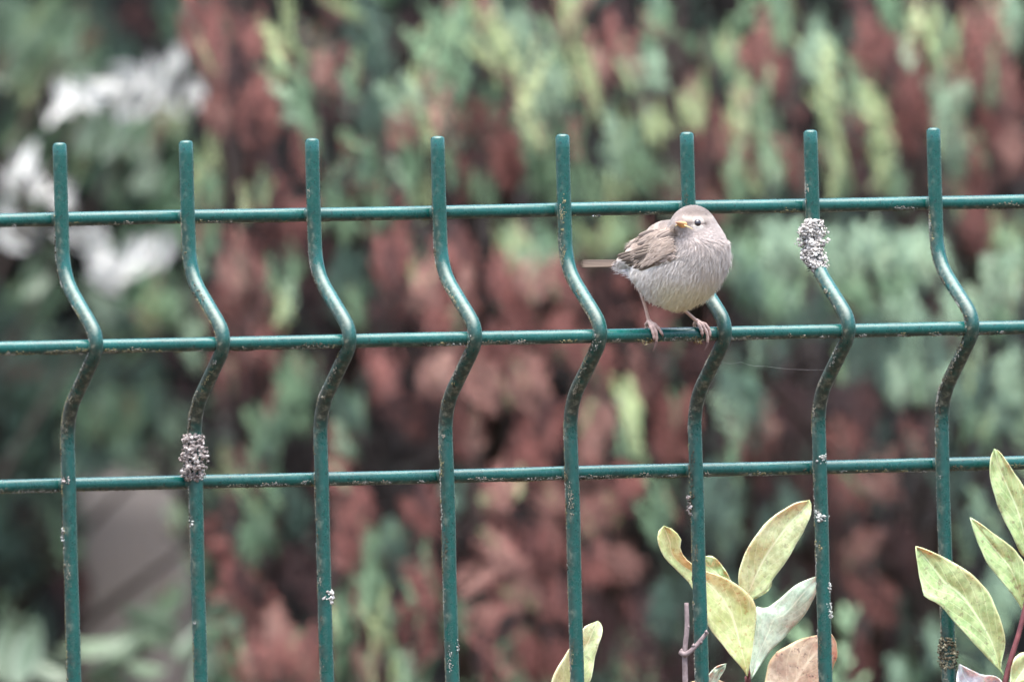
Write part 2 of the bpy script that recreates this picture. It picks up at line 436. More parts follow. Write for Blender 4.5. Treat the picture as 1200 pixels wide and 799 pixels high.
lichen_tuft('lichen_speck', 0, zpx(626, 72), 0.0024, 0.0013, 36, PALE, 9, 'pale lichen bump on the left edge of the leftmost wire', GL, angle=3.1, spread=0.4, lobe=0.00055)
lichen_tuft('lichen_speck', 5, zpx(592, 805), 0.0036, 0.0019, 40, GREY, 10, 'grey wispy lichen on the wire above the twig', GL, angle=3.1, spread=0.35, lobe=0.0005)
lichen_tuft('lichen_speck', 1, zpx(610, 226), 0.0022, 0.0006, 20, PALE, 11, 'thin pale lichen crumbs just below the ragged grey tuft', GL, angle=3.0, spread=0.4, lobe=0.0004)
lichen_tuft('lichen_speck', 0, zpx(563, 76), 0.0013, 0.0006, 18, GREY, 12, 'small grey lichen patch where the lowest rail meets the leftmost wire', GL, angle=2.1, spread=0.4, lobe=0.0005)
lichen_tuft('lichen_speck', 3, zpx(755, 528), 0.0028, 0.0006, 18, PALE, 13, 'tiny pale lichen crumbs low on the fourth wire from the left', GL, angle=0.2, spread=0.5, lobe=0.0004)

# bits of dry moss hanging under the rail at the bird's feet
def debris(px0, px1, py, seed, label):
    rr = random.Random(seed); mb = MB(); n = int((px1 - px0) * 1.6)
    for k in range(n):
        p = W(rr.uniform(px0, px1), py + rr.gauss(0, 1.6), -0.0262 + rr.uniform(-0.001, 0.001))
        L = rr.uniform(0.0004, 0.0013); d = Vector((rr.uniform(-1, 1), rr.uniform(-.4, .4), rr.uniform(-.8, .5))).normalized() * L
        mb.spindle(p - d, p + d, rr.uniform(0.0001, 0.00024), col=rr.choice([s2l(190, 165, 110), s2l(150, 125, 80), s2l(120, 95, 60), s2l(205, 190, 150)]))
    c = sum(mb.v, Vector()) / len(mb.v); me = mb.mesh('moss_scrap'); me.transform(Matrix.Translation(-c))
    o = link('moss_scrap', me, MT['crust']); o.location = c; tag(o, label, 'moss', 'dry moss scraps under the middle rail')
debris(752, 765, 400.5, 1, 'dry tan moss scrap under the rail by the left foot of the bird')
debris(813, 822, 400.5, 2, 'dry tan moss scrap under the rail by the right foot of the bird')

# raindrop under the top rail, spider threads
M_ = Mat('water', 0.02, 0.5); M_.p.inputs['Transmission Weight'].default_value = 1; M_.p.inputs['IOR'].default_value = 1.33; M_.base((1, 1, 1)); MT['water'] = M_.m
mb = MB(); mb.blob((0, 0, 0), (0.0016, 0.0009, 0.0007), rng, 0.0, None, 2)
o = link('raindrop', mb.mesh('raindrop'), MT['water']); o.location = W(699, 253.2, 0.0040)
tag(o, 'clear raindrop hanging under the top rail left of the bird', 'raindrop')
M_ = Mat('spider_silk', 0.35, 0.6); M_.base((0.75, 0.75, 0.75)); MT['silk'] = M_.m
def thread(pts, label, r=0.000008):
    P = [W(*p) for p in pts]; Q = []
    for k in range(len(P) - 1):
        for j in range(6): Q.append(P[k].lerp(P[k + 1], j / 6) + Vector((0, 0, -0.0006 * math.sin(PI * j / 6))))
    Q.append(P[-1]); mb = MB(); mb.tube([q - P[0] for q in Q], r, 5)
    o = link('spider_thread', mb.mesh('spider_thread'), MT['silk']); o.location = P[0]
    tag(o, label, 'spider thread', 'spider threads on the fence')
thread([(845, 424, -0.017), (868, 424, -0.015), (895, 429, -0.010), (972, 433, -0.012)], 'fine spider thread strung below the middle rail right of the bird')

# ================================================================== BIRD
KB = FPX / (DIST - 0.03 + 0.065 * 0.42)           # pixels per metre at the bird
BO = W(800, 310, -0.0345)
def BL(px, py, w):
    return BO + CR * ((px - 800) / KB) - CU * ((py - 310) / KB) - CF * (w / KB)
bird_root = Vector((W(790, 392, -0.0245).x, -0.0245, Z_MID + WR))
bird = empty('small_bird', bird_root)
tag(bird, 'small plump greyish songbird perched on the middle rail of the fence', 'bird')
def bpart(name, mb, mat, parent=bird, smooth=True):
    me = mb.mesh(name, smooth); me.transform(Matrix.Translation(-bird_root)); return link(name, me, mat, parent)

ELL = [  # centre x, y, depth towards the camera; radii (all in photo pixels)
 (801, 311, 2, 48, 48, 46), (783, 323, -4, 37, 35, 38), (818, 299, 10, 38, 42, 42), (812, 272, 12, 30, 32.6, 31),
 (784, 286, -10, 33, 29, 32), (758, 299, -16, 28, 20, 20), (738, 306, -25, 20, 9, 11), (800, 266, 32, 14, 12, 14), (825.5, 288, 6, 24.5, 29, 27), (795, 334, 6, 27, 29, 28), (762, 318, -10, 24, 20, 22)]
def field(p):
    k = 4.0; s = 0.0
    for (cx, cy, cw, a, b, c) in ELL:
        q = math.sqrt(((p[0] - cx) / a) ** 2 + ((p[1] - cy) / b) ** 2 + ((p[2] - cw) / c) ** 2)
        s += math.exp(-min(60, max(-60, (q - 1) * min(a, b, c) / k * 1.6)))
    return -math.log(max(1e-30, s)) * k / 1.6 + 1.6
BC = (795, 306, 0)
def surf_dir(d):
    lo, hi = 0.0, 130.0
    # march outwards-in to find the outermost crossing
    t = 110.0
    while t > 2 and field((BC[0] + d[0] * t, BC[1] + d[1] * t, BC[2] + d[2] * t)) > 0: t -= 2.0
    lo, hi = t, t + 2.0
    for _ in range(8):
        m = (lo + hi) / 2
        if field((BC[0] + d[0] * m, BC[1] + d[1] * m, BC[2] + d[2] * m)) > 0: hi = m
        else: lo = m
    return (BC[0] + d[0] * lo, BC[1] + d[1] * lo, BC[2] + d[2] * lo)
def surf_w(px, py):
    w = 80.0
    while w > -60 and field((px, py, w)) > 0: w -= 1.0
    return w
def fgrad(p):
    e = 0.5; g = []
    for k in range(3):
        a = list(p); b = list(p); a[k] += e; b[k] -= e; g.append(field(a) - field(b))
    l = math.sqrt(sum(x * x for x in g)) or 1
    return Vector([x / l for x in g])
FD = Vector((-0.52, -0.20, 0.83)).normalized()       # where the beak points (px right, px down, towards camera)
HC = Vector((811.5, 273, 12))
EYE = Vector((817.3, 261.6, surf_w(817.3, 261.6)))
def lerp3(a, b, t): t = max(0, min(1, t)); return tuple(a[i] + (b[i] - a[i]) * t for i in range(3))
def sm(a, b, x): t = max(0, min(1, (x - a) / (b - a))); return t * t * (3 - 2 * t)
C_CROWN, C_BREAST, C_BELLY, C_BACK, C_WHITE = s2l(112, 101, 96), s2l(210, 198, 192), s2l(246, 238, 200), s2l(158, 143, 132), s2l(252, 248, 244)
def bird_col(p):
    px, py, w = p
    c = lerp3(s2l(178, 166, 160), s2l(240, 231, 220), sm(276, 330, py))
    c = lerp3(c, s2l(196, 186, 180), 0.5 * sm(-10, -40, w))
    c = lerp3(c, C_BELLY, 0.8 * sm(318, 345, py) * (1 - sm(24, 50, abs(px - 808))) * sm(-20, 10, w))
    c = lerp3(c, C_BACK, (1 - sm(284, 303, py)) * (1 - sm(772, 796, px)) * 0.95)
    c = lerp3(c, C_BACK, sm(-6, -24, w) * (1 - sm(300, 318, py)))
    c = lerp3(c, C_WHITE, sm(748, 728, px) * sm(304, 310, py))
    c = lerp3(c, C_WHITE, 0.35 * sm(335, 352, py) * sm(790, 765, px))
    # head
    h = Vector((px, py, w)) - HC
    if h.length < 42 and py < 292:
        hh = h.normalized(); f = hh.dot(FD)
        crown = sm(268, 252, py + 0.25 * (px - 812))
        c = lerp3(c, C_CROWN, crown * 0.95)
        # pale brow, dark line through the eye
        e = Vector((px, py, w)) - EYE
        line_y = EYE.y + 0.5 - 0.03 * (px - EYE.x)
        if 799 < px < 834 and w > 8:
            c = lerp3(c, s2l(186, 175, 164), 0.6 * math.exp(-((py - line_y + 7.0) / 2.6) ** 2))
            c = lerp3(c, s2l(74, 62, 60), 0.95 * math.exp(-((py - line_y) / 2.9) ** 2) * sm(799, 803, px) * (1 - sm(824, 834, px)))
        d = e.length
        c = lerp3(c, s2l(232, 226, 216), 0.75 * math.exp(-((d - 6.2) / 1.3) ** 2) * (1 - 0.9 * math.exp(-((py - line_y) / 2.0) ** 2)))
    return c

def flow_dir(p, n):
    h = Vector(p) - HC
    t = sm(300, 272, p[1]) if h.length < 45 else 0.0
    bf = Vector((-0.42 + 0.25 * sm(800, 850, p[0]), 0.85, -0.35)); hf = -FD + Vector((0.15, 0.35, -0.1))
    f = bf.lerp(hf, t); f = f - n * f.dot(n)
    return f.normalized() if f.length > 1e-4 else n.orthogonal().normalized()

def wing_low(x):
    K = [(720, 302), (730, 308), (743, 315), (760, 316), (775, 308), (790, 300)]
    for (a, b), (c, d) in zip(K, K[1:]):
        if a <= x <= c: return b + (d - b) * (x - a) / (c - a)
    return 0
def make_bird():
    bm = bmesh.new(); bmesh.ops.create_icosphere(bm, subdivisions=5, radius=1)
    P = {}
    for v in bm.verts:
        d = v.co.normalized(); P[v.index] = surf_dir((d.x, d.y, d.z))
    bm.verts.ensure_lookup_table()
    mb = MB(); PL = [P[i] for i in range(len(bm.verts))]
    mb.v = [BL(*p) for p in PL]; mb.c = [bird_col(p) for p in PL]
    tris = [tuple(v.index for v in f.verts) for f in bm.faces]
    mb.f = [(a, c, b) for a, b, c in tris]; bm.free()
    body = bpart('body', mb, MT['plumage'])
    # plumage: many fine overlapping barbs lying along the feather tracts
    rr = random.Random(11); fb = MB(); NRM = []
    V3 = [Vector(p) for p in PL]
    areas = []
    for a, b, c in tris: areas.append(((V3[b] - V3[a]).cross(V3[c] - V3[a])).length)
    tot = sum(areas); N = 46000
    for (a, b, c), ar in zip(tris, areas):
        n = ar / tot * N; n = int(n) + (1 if rr.random() < n - int(n) else 0)
        for _ in range(n):
            u, v = rr.random(), rr.random()
            if u + v > 1: u, v = 1 - u, 1 - v
            p = V3[a] + (V3[b] - V3[a]) * u + (V3[c] - V3[a]) * v
            if (p - EYE).length < 5.4: continue
            ws = (785 - p.x) / 62.0; wy = 281 + 20 * ws        # skin hidden by the folded wing carries no body plumage
            if p.z > -30 and 0.12 < ws < 1.02 and wy - 13 + 6 * ws < p.y < wing_low(p.x): continue
            nr = fgrad(p); fl = flow_dir(p, nr)
            face = max(0, 1 - (p - Vector((803, 263, 40))).length / 26)
            head = 1.0 if (p.y < 280) else 0.0
            L = rr.uniform(7, 13) * (1 - 0.5 * head) * (1 - 0.72 * face) * (0.5 if (p - EYE).length < 16 else 1); wd = rr.uniform(0.5, 0.95) * (1 - 0.3 * face)
            lift = rr.uniform(0.01, 0.11) * (1 - 0.5 * head) + (0.12 if p.y > 340 else 0) + (rr.uniform(0.15, 0.5) if rr.random() < 0.10 and not head else 0)
            sd = nr.cross(fl) + nr * rr.uniform(-.3, .3); fl = (fl + sd * rr.gauss(0, 0.18)).normalized()
            b0 = p - nr * 0.6; m = p + fl * L * 0.5 + nr * (L * lift * 0.6 + 0.5); tipp = p + fl * L + nr * (L * lift * 0.75 - 0.2)
            col = bird_col(p); k = rr.uniform(0.93, 1.07); col = tuple(x * k for x in col)
            bn = nr + sd * rr.uniform(-.2, .2) + fl * rr.uniform(-.1, .3); bn = (CR * bn.x - CU * bn.y - CF * bn.z).normalized()
            i = len(fb.v)
            for q in (b0 - sd * wd * .5, b0 + sd * wd * .5, m - sd * wd * .5, m + sd * wd * .5, tipp): fb.v.append(BL(*q)); fb.c.append(col); NRM.append(bn)
            fb.f += [(i, i + 1, i + 3, i + 2), (i + 2, i + 3, i + 4)]
    po = bpart('plumage', fb, MT['plumage'], body); po.data.normals_split_custom_set_from_vertices(NRM); tag(po, kind='stuff')
    return body
body = make_bird()

# feathers of wing and tail: cambered vanes with a raised shaft
M_ = Mat('flight_feather', 0.6, 0.25)
uvn = M_.node('ShaderNodeUVMap'); sx = M_.node('ShaderNodeSeparateXYZ'); M_.l.new(uvn.outputs[0], sx.inputs[0])
av = M_.math('ABSOLUTE', M_.math('SUBTRACT', sx.outputs[1], 0.5))
at = M_.node('ShaderNodeAttribute', attribute_name='Col')
barb = M_.math('SINE', M_.math('ADD', M_.math('MULTIPLY', sx.outputs[0], 160.0), M_.math('MULTIPLY', av, -60.0)))
c = M_.mix(M_.ramp(av, [(0.39, (0, 0, 0)), (0.5, (0.5,) * 3)]), M_.mix(1.0, at.outputs['Color'], (0.55, 0.55, 0.55), 'MULTIPLY'), alb(s2l(205, 190, 172)))
c = M_.mix(M_.ramp(av, [(0.02, (0.35,) * 3), (0.06, (0, 0, 0))]), c, alb(s2l(88, 76, 70)))
M_.base(M_.mix(1.0, c, M_.ramp(barb, [(0.0, (0.88,) * 3), (1.0, (1.08,) * 3)]), 'MULTIPLY')); MT['feather'] = M_.m
def feather(name, base, tip, width, col, parent, camber=0.05, curve=0.0, up=Vector((0, 0, 1)), blunt=0.6, rim=1.0):
    a, b = Vector(base), Vector(tip); ax = b - a; L = ax.length; t = ax / L
    sd = t.cross(up).normalized(); up2 = sd.cross(t).normalized(); mb = MB(); NS, NC = 10, 4
    for i in range(NS + 1):
        s = i / NS
        wv = width * min(1, (s / 0.22 + 0.25)) * (1.0 if s < blunt else math.sqrt(max(0.0, 1 - ((s - blunt) / (1.0001 - blunt)) ** 2)) * 0.9 + 0.1 * (1 - s))
        for j in range(NC + 1):
            v = j / NC - 0.5
            q = a + ax * s + sd * (v * wv + curve * L * math.sin(PI * s)) + up2 * (-camber * wv * (2 * v) ** 2 + (0.25 if j == NC // 2 else 0))
            mb.v.append(BL(*q)); mb.c.append(col); mb.uv.append((s, 0.5 + v * rim))
    for i in range(NS):
        for j in range(NC):
            k = i * (NC + 1) + j; mb.f.append((k, k + 1, k + NC + 2, k + NC + 1))
    o = bpart(name, mb, MT['feather'], parent)
    md = o.modifiers.new('thickness', 'SOLIDIFY'); md.thickness = 0.00005
    return o

def wing_w(px, py):      # the folded wing hugs the flank
    return max(surf_w(px, py), -30 if px < 740 else -14) + 3.8
wb = MB()
GN, GM = 14, 10
for i in range(GN + 1):
    for j in range(GM + 1):
        s, v = i / GN, j / GM - 0.5
        cx, cy = 784 + (738 - 784) * s, 281 + (300 - 281) * s
        hw = 19 * math.sqrt(max(0.0, 1 - (abs(s - 0.42) / 0.60) ** 2.2))
        px, py = cx + v * 2 * hw * -0.36, cy + v * 2 * hw * 0.93
        p = (px, py, wing_w(px, py) - 2.4 + 0.8 * (1 - (2 * v) ** 2)); wb.v.append(BL(*p))
        kk = noise.noise(Vector((px * .12, py * .12, 0)))
        wb.c.append(lerp3(s2l(168, 152, 142), s2l(140, 124, 113), 0.5 + kk))
for i in range(GN):
    for j in range(GM):
        k = i * (GM + 1) + j; wb.f.append((k, k + 1, k + GM + 2, k + GM + 1))
wing = bpart('wing', wb, MT['plumage'])
md = wing.modifiers.new('thickness', 'SOLIDIFY'); md.thickness = 0.0004
rr = random.Random(5)
NW = Vector((-0.55, 0.05, 0.83))
prim = s2l(108, 95, 85)
for k, (tx, ty) in enumerate([(721.5, 300.5), (724, 303), (727.5, 306), (731.5, 309), (736, 312), (741.5, 314.5), (748, 316.5)]):
    bx, by = 766 + k * 1.2, 290 + k * 2.6
    feather('primary_feather', (bx, by, wing_w(bx, by) + 1.5 - k * .1), (tx, ty, wing_w(tx, ty) + 2.2 - k * .15), 5.6, prim, wing, up=NW, blunt=0.72)
for k, (bx, by, tx, ty) in enumerate([(769, 271, 738, 285.5), (772, 275, 733, 289.5), (775, 279, 731, 293), (776, 282, 737, 297), (777, 285, 742, 301.5), (778, 288, 748, 305.5), (779, 291, 754, 309), (780, 294, 761, 311.5), (781, 297, 767, 311)]):
    feather('secondary_feather', (bx, by, wing_w(bx, by) + 1.4), (tx, ty, wing_w(tx, ty) + 2.0), 7.0, s2l(136, 120, 109), wing, up=NW, blunt=0.7)
for k in range(44):
    u, v = (k % 11) / 10, k // 11
    bx = 788 - v * 7 + rr.uniform(-1.5, 1.5) + 4 * u; by = 270 + u * 31 + rr.uniform(-1, 1)
    tx, ty = bx - 17 - rr.uniform(0, 4), by + 6 + rr.uniform(-1, 2)
    feather('covert_feather', (bx, by, wing_w(bx, by) + 1.6 + 0.15 * (4 - v)), (tx, ty, wing_w(tx, ty) + 2.6 + 0.15 * (4 - v)), 6.5, lerp3(s2l(176, 160, 150), s2l(150, 134, 123), rr.random()), wing, up=NW, blunt=0.5)
cb = MB(); cn = []; rr = random.Random(77)      # soft barbs that blur the rows of coverts together
for k in range(3600):
    px, py = rr.uniform(742, 796), rr.uniform(262, 312); ws = (785 - px) / 62.0; wy = 281 + 20 * ws
    if not (wy - 17 + 4 * ws < py < wing_low(px) - 5): continue
    if rr.random() < max(0, ws - 0.15) * 1.5: continue
    p = Vector((px, py, wing_w(px, py) + rr.uniform(2.2, 4.4))); n_ = fgrad(p); f_ = Vector((-0.92, 0.36, -0.2)); f_ = (f_ - n_ * f_.dot(n_)).normalized(); s_ = n_.cross(f_)
    L = rr.uniform(5, 9); wd = rr.uniform(0.6, 1.1); i = len(cb.v); kj = rr.uniform(0.85, 1.1); col = tuple(x * kj for x in lerp3(s2l(168, 152, 140), s2l(140, 124, 112), rr.random()))
    nn = n_ + s_ * rr.uniform(-.2, .2); nn = (CR * nn.x - CU * nn.y - CF * nn.z).normalized()
    for q in (p - s_ * wd * .5, p + s_ * wd * .5, p + f_ * L * .6 + s_ * wd * .4, p + f_ * L * .6 - s_ * wd * .4, p + f_ * L): cb.v.append(BL(*q)); cb.c.append(col); cn.append(nn)
    cb.f += [(i, i + 1, i + 2, i + 3), (i + 3, i + 2, i + 4)]
o = bpart('wing_barbs', cb, MT['plumage'], wing); o.data.normals_split_custom_set_from_vertices(cn); tag(o, kind='stuff')
tail = bpart('tail', (lambda m: (m.tube([BL(742, 306, -24), BL(728, 308.5, -30), BL(714, 309.4, -36)], [3.6 / KB, 2.6 / KB, 1.2 / KB], 10, True, s2l(170, 158, 150)), m)[1])(MB()), MT['plumage'])
for k, ty in enumerate([305.8, 307.6, 309.4, 311.2, 313.0]):
    feather('tail_feather', (727 - k * .6, 305.6 + k * 1.5, -29 + k * 0.6), (679.2 + abs(k - 2) * 0.7, ty, -47 + k * 2.2), 2.9, lerp3(s2l(70, 56, 46), s2l(98, 82, 68), k / 4), tail, up=Vector((0, -0.35, 1)), blunt=0.85, rim=0.84)
# white fluff under the tail and a few long flank plumes
ub = MB(); rr = random.Random(9)
for k in range(520):
    px = rr.uniform(723, 756); py = 312 + (px - 723) * 0.42 + rr.gauss(0, 2.6); w = -30 + (px - 723) * 0.5 + rr.uniform(-5, 5)
    a = Vector((px, py, w)); d = Vector((-1, 0.35 * rr.uniform(-1, 1.2), -0.3)).normalized(); L = rr.uniform(5, 11); s_ = Vector((0, .8, .5)) * 0.4
    i = len(ub.v)
    for q in (a - s_, a + s_, a + d * L): ub.v.append(BL(*q)); ub.c.append(tuple(x * rr.uniform(0.85, 1.05) for x in C_WHITE))
    ub.f.append((i, i + 1, i + 2))
tag(bpart('undertail_fluff', ub, MT['plumage'], tail), kind='stuff')

# eyes
M_ = Mat('eye', 0.08, 0.6); M_.base((0.012, 0.009, 0.012)); MT['eye'] = M_.m
def eye_at(c, nrm):
    mb = MB(); mb.blob((0, 0, 0), (1, 1, 1), rng, 0, None, 2)
    mb.v = [BL(*(c + Vector((v.x * 4.3, v.y * 4.9, v.z * 4.4)) - nrm * 1.0)) for v in mb.v]
    e = bpart('eye', mb, MT['eye'])
    rb = MB(); a = nrm.orthogonal().normalized(); b = nrm.cross(a)
    for t0, t1 in ((0.45, 2.5), (3.7, 5.7)):           # broken ring: a pale crescent above and one below
        ts = [t0 + (t1 - t0) * i / 14 for i in range(15)]
        ux = Vector((1, 0, 0)); ux = (ux - nrm * ux.dot(nrm)).normalized(); uy = nrm.cross(ux)
        rb.tube([BL(*(c + nrm * 0.7 + (ux * math.cos(t) + uy * math.sin(t)) * 5.2)) for t in ts], [0.62 / KB * math.sin(PI * (i + 0.6) / 15.2) for i in range(15)], 6, False, s2l(222, 214, 203))
    bpart('eye_ring', rb, MT['plumage'], e)
eye_at(EYE, fgrad(EYE))
hu = Vector((0.0, -1, 0.2)); hs = FD.cross(hu).normalized(); de = (EYE - HC); dm = (de - hs * 2 * de.dot(hs)) - FD * 12
e2 = HC + dm.normalized() * 50
while field(e2) > 0: e2 = e2 - dm.normalized() * 0.5
eye_at(e2 - fgrad(e2) * 3.4, fgrad(e2))
# beak: two mandibles meeting along a gape
MT['beak'] = mat_vcol('beak_horn', 0.4, 0.5, sss=0.2)
BB = Vector((800.5, 264.2, 0)); BB.z = surf_w(BB.x, BB.y) - 3
hu2 = (hu - FD * hu.dot(FD)).normalized(); hs2 = FD.cross(hu2).normalized()
def mandible(name, up, L, h, wd, c1, c2, drop):
    mb = MB(); NS, NA = 9, 10
    for i in range(NS + 1):
        s = i / NS; sc = (1 - s) ** 0.75 * 0.96 + 0.04
        ctr = BB + FD * (L * s) + hu2 * (drop * s * s)
        for k in range(NA):
            a = 2 * PI * k / NA; yv = math.sin(a); yv = yv if yv * up > 0 else yv * 0.15
            mb.v.append(BL(*(ctr + hs2 * (math.cos(a) * wd * sc) + hu2 * (yv * h * sc + 0.25 * up)))); mb.c.append(lerp3(c1, c2, s))
    for i in range(NS):
        for k in range(NA):
            p, q = i * NA + k, i * NA + (k + 1) % NA; mb.f.append((p, q, q + NA, p + NA))
    mb.f.append(tuple(range(NS * NA, NS * NA + NA)))
    bpart(name, mb, MT['beak'])
mandible('upper_beak', 1, 19.5, 4.6, 5.6, s2l(216, 160, 100), s2l(120, 84, 62), -1.2)
mandible('lower_beak', -1, 17.5, 4.2, 5.2, s2l(232, 176, 96), s2l(226, 150, 80), 0.6)
gb = MB()
for sgn in (-1, 1):
    pts = []
    for k in range(7):
        s = k / 6; q = BB + FD * (5 - 7 * s) + hs2 * sgn * (4.0 + 8.5 * s) - hu2 * (0.8 + 2.2 * s * s)
        wz = surf_w(q.x, q.y); q.z = max(q.z, wz + 0.6) if q.x > 790 else q.z
        pts.append(BL(*q))
    gb.tube(pts, [0.85 / KB * (1 - 0.6 * k / 6) for k in range(7)], 8, True, s2l(228, 208, 150))
bpart('gape_flange', gb, MT['beak'])

# legs and feet
MT['leg'] = mat_vcol('scaly_leg_skin', 0.5, 0.4, jitter=0.2, scale=1600, sss=0.15)
LEGC, LEGD = s2l(214, 184, 172), s2l(165, 132, 122)
BY = -0.02467
def curve3(P, n=6):
    out = []
    for i in range(len(P) - 1):
        p0, p1, p2, p3 = P[max(i - 1, 0)], P[i], P[i + 1], P[min(i + 2, len(P) - 1)]
        for k in range(n):
            t = k / n
            out.append(0.5 * ((2 * p1) + (p2 - p0) * t + (2 * p0 - 5 * p1 + 4 * p2 - p3) * t * t + (3 * p1 - p0 - 3 * p2 + p3) * t ** 3))
    return out + [P[-1]]
def make_leg(hip, heel, toes, seed):
    mb = MB(); H, A = BL(*hip), W(*heel)
    pts = curve3([H, H.lerp(A, 0.5) + CR * 0.0003, A]); n = len(pts)
    mb.tube(pts, [(0.00085 if k < 2 else 0.00058 + 0.00025 * (k / n) ** 6) for k in range(n)], 10, True, LEGC)
    mb.blob(A, (0.0011, 0.0011, 0.0010), random.Random(seed), 0.05, LEGC, 2)
    leg = bpart('leg', mb, MT['leg'])
    for toe, claw in toes:
        tb = MB(); P = curve3([A] + [W(*q) for q in toe]); n = len(P)
        tb.tube(P, [(0.00072 - 0.0002 * k / n) * (1 + 0.13 * math.sin(k * 1.35)) for k in range(n)], 9, True, lerp3(LEGC, LEGD, 0.15))
        t = bpart('toe', tb, MT['leg'], leg)
        cb = MB(); Q = curve3([W(*toe[-1])] + [W(*q) for q in claw]); n = len(Q)
        cb.tube(Q, [0.0006 * (1 - 0.85 * k / (n - 1)) for k in range(n)], 7, True, s2l(128, 100, 96)); bpart('claw', cb, MT['leg'], leg)
fy = BY - WR - 0.0007
make_leg((748.5, 337, -3), (760.5, 377.0, BY - 0.0006), [
  ([(763.5, 384, fy + .0003), (766, 392, fy - .0002), (766.8, 397, fy + .0002)], [(766.3, 401, fy + .0012)]),
  ([(766, 382.5, fy + .0003), (769.3, 391, fy - .0004), (769.2, 400, fy + .0004)], [(768, 405, fy + .0006), (765.3, 411, fy + .0012)]),
  ([(767.5, 380.5, fy + .0005), (772.5, 386, fy - .0001), (776, 391.5, fy)], [(777, 395, fy + .0006)]),
  ([(757.5, 380, BY + .003), (758, 387, BY + .0036), (760, 396, BY + .0030)], [(763, 401, BY + .001)])], 1)
make_leg((792, 356, 4), (816.5, 376.5, BY - 0.0006), [
  ([(820, 382, fy + .0003), (822.5, 388, fy - .0002), (823, 391.5, fy)], [(823, 395, fy + .0006)]),
  ([(823.5, 381.5, fy + .0003), (828.5, 391, fy - .0004), (829.3, 401, fy + .0004)], [(828.3, 405, fy + .0006), (825.4, 410.5, fy + .0012)]),
  ([(826.5, 380.5, fy + .0004), (831, 387, fy - .0001), (832, 393, fy)], [(831.6, 397, fy + .0007)]),
  ([(814, 380, BY + .003), (814.5, 387, BY + .0036), (816, 396, BY + .0030)], [(818.5, 401, BY + .001)])], 2)

# ================================================================== BROAD-LEAVED PLANT BY THE FENCE
YG, YG2 = (0.40, 0.49, 0.21), (0.58, 0.65, 0.36)
MT['leaf_pale'] = mat_leaf('pale_yellow_green_leaf', YG, YG2, (0.66, 0.68, 0.42), (0.18, 0.17, 0.09), 0.5)
MT['leaf_yellow'] = mat_leaf('yellowing_leaf', (0.44, 0.52, 0.19), (0.60, 0.67, 0.33), (0.68, 0.66, 0.38), (0.36, 0.24, 0.08), 0.6)
MT['leaf_green'] = mat_leaf('green_leaf', (0.25, 0.38, 0.14), (0.42, 0.54, 0.25), (0.58, 0.67, 0.38), (0.13, 0.10, 0.06), 0.55)
MT['leaf_silver'] = mat_leaf('silvery_green_leaf', (0.33, 0.45, 0.32), (0.52, 0.62, 0.47), (0.62, 0.70, 0.52), (0.22, 0.26, 0.2), 0.35)
MT['leaf_brown'] = mat_leaf('dry_brown_leaf', (0.42, 0.32, 0.21), (0.60, 0.48, 0.34), (0.66, 0.54, 0.38), (0.10, 0.07, 0.06), 0.75, edge=(0.5, 0.42, 0.2))
MT['leaf_white'] = mat_leaf('whitish_leaf_underside', (0.50, 0.50, 0.52), (0.74, 0.74, 0.75), (0.78, 0.8, 0.74), (0.3, 0.33, 0.25), 0.3)

def resample(pts, n):
    L = [0]
    for a, b in zip(pts, pts[1:]): L.append(L[-1] + (b - a).length)
    out = []
    for k in range(n + 1):
        d = L[-1] * k / n; i = 0
        while i < len(L) - 2 and L[i + 1] < d: i += 1
        t = (d - L[i]) / max(1e-9, L[i + 1] - L[i]); out.append(pts[i].lerp(pts[i + 1], min(1, t)))
    return out
def smooth_poly(P, n=5):
    return curve3(P, n)
def leaf(side_a, side_b, y, mat, parent, origin, fold=0.12, bend=0.0, wave=0.0012, tilt=0.0, seed=0, label=None):
    """leaf blade from its two margins, both running from base to tip (photo pixels), standing at depth y, folded along the midrib"""
    N, M = 26, 12
    A = resample(smooth_poly([Vector((p[0], p[1], 0)) for p in side_a]), N); B = resample(smooth_poly([Vector((p[0], p[1], 0)) for p in side_b]), N)
    mb = MB(); Lpx = (A[-1] - A[0]).length
    for i in range(N + 1):
        s = i / N; wd = (A[i] - B[i]).length / 3200
        for j in range(M + 1):
            v = j / M; q = A[i].lerp(B[i], v); c = abs(v - 0.5) * 2
            q = q + (A[i] - B[i]) * (0.035 * c * c * noise.noise(Vector((s * 9, 4.0 if v < 0.5 else 9.0, seed * 1.3))) * (1 if v < 0.5 else -1))
            dy = -fold * wd * (c ** 1.3) * (1 if fold > 0 else 1) + bend * math.sin(PI * s * 0.9) * Lpx / 3200 + tilt * (v - 0.5) * wd * 2
            dy += wave * noise.noise(Vector((s * 5, v * 3, seed * 3.7))) + 0.0006 * math.sin(s * 19 + seed) * c * c
            if j == M // 2: dy += 0.00022
            mb.v.append(W(q.x, q.y, y + dy) - origin); mb.uv.append((s, v))
    for i in range(N):
        for j in range(M):
            k = i * (M + 1) + j; mb.f.append((k, k + 1, k + M + 2, k + M + 1))
    o = link('leaf', mb.mesh('leaf'), mat, parent)
    md = o.modifiers.new('thickness', 'SOLIDIFY'); md.thickness = 0.00035; md.offset = 0
    if label: o['label'] = label
    return o
z6 = lambda L: [(620 + a / 3.344, 560 + b / 3.344) for a, b in L]
z7 = lambda L: [(900 + a / 2.673, 500 + b / 2.673) for a, b in L]

def stem(pts, rad, mat, parent, origin, name='stem', n=9):
    mb = MB(); P = curve3([W(*p) - origin for p in pts], 5)
    r = [rad[0] + (rad[1] - rad[0]) * k / (len(P) - 1) for k in range(len(P))]
    mb.tube(P, r, n); return link(name, mb.mesh(name), mat, parent)

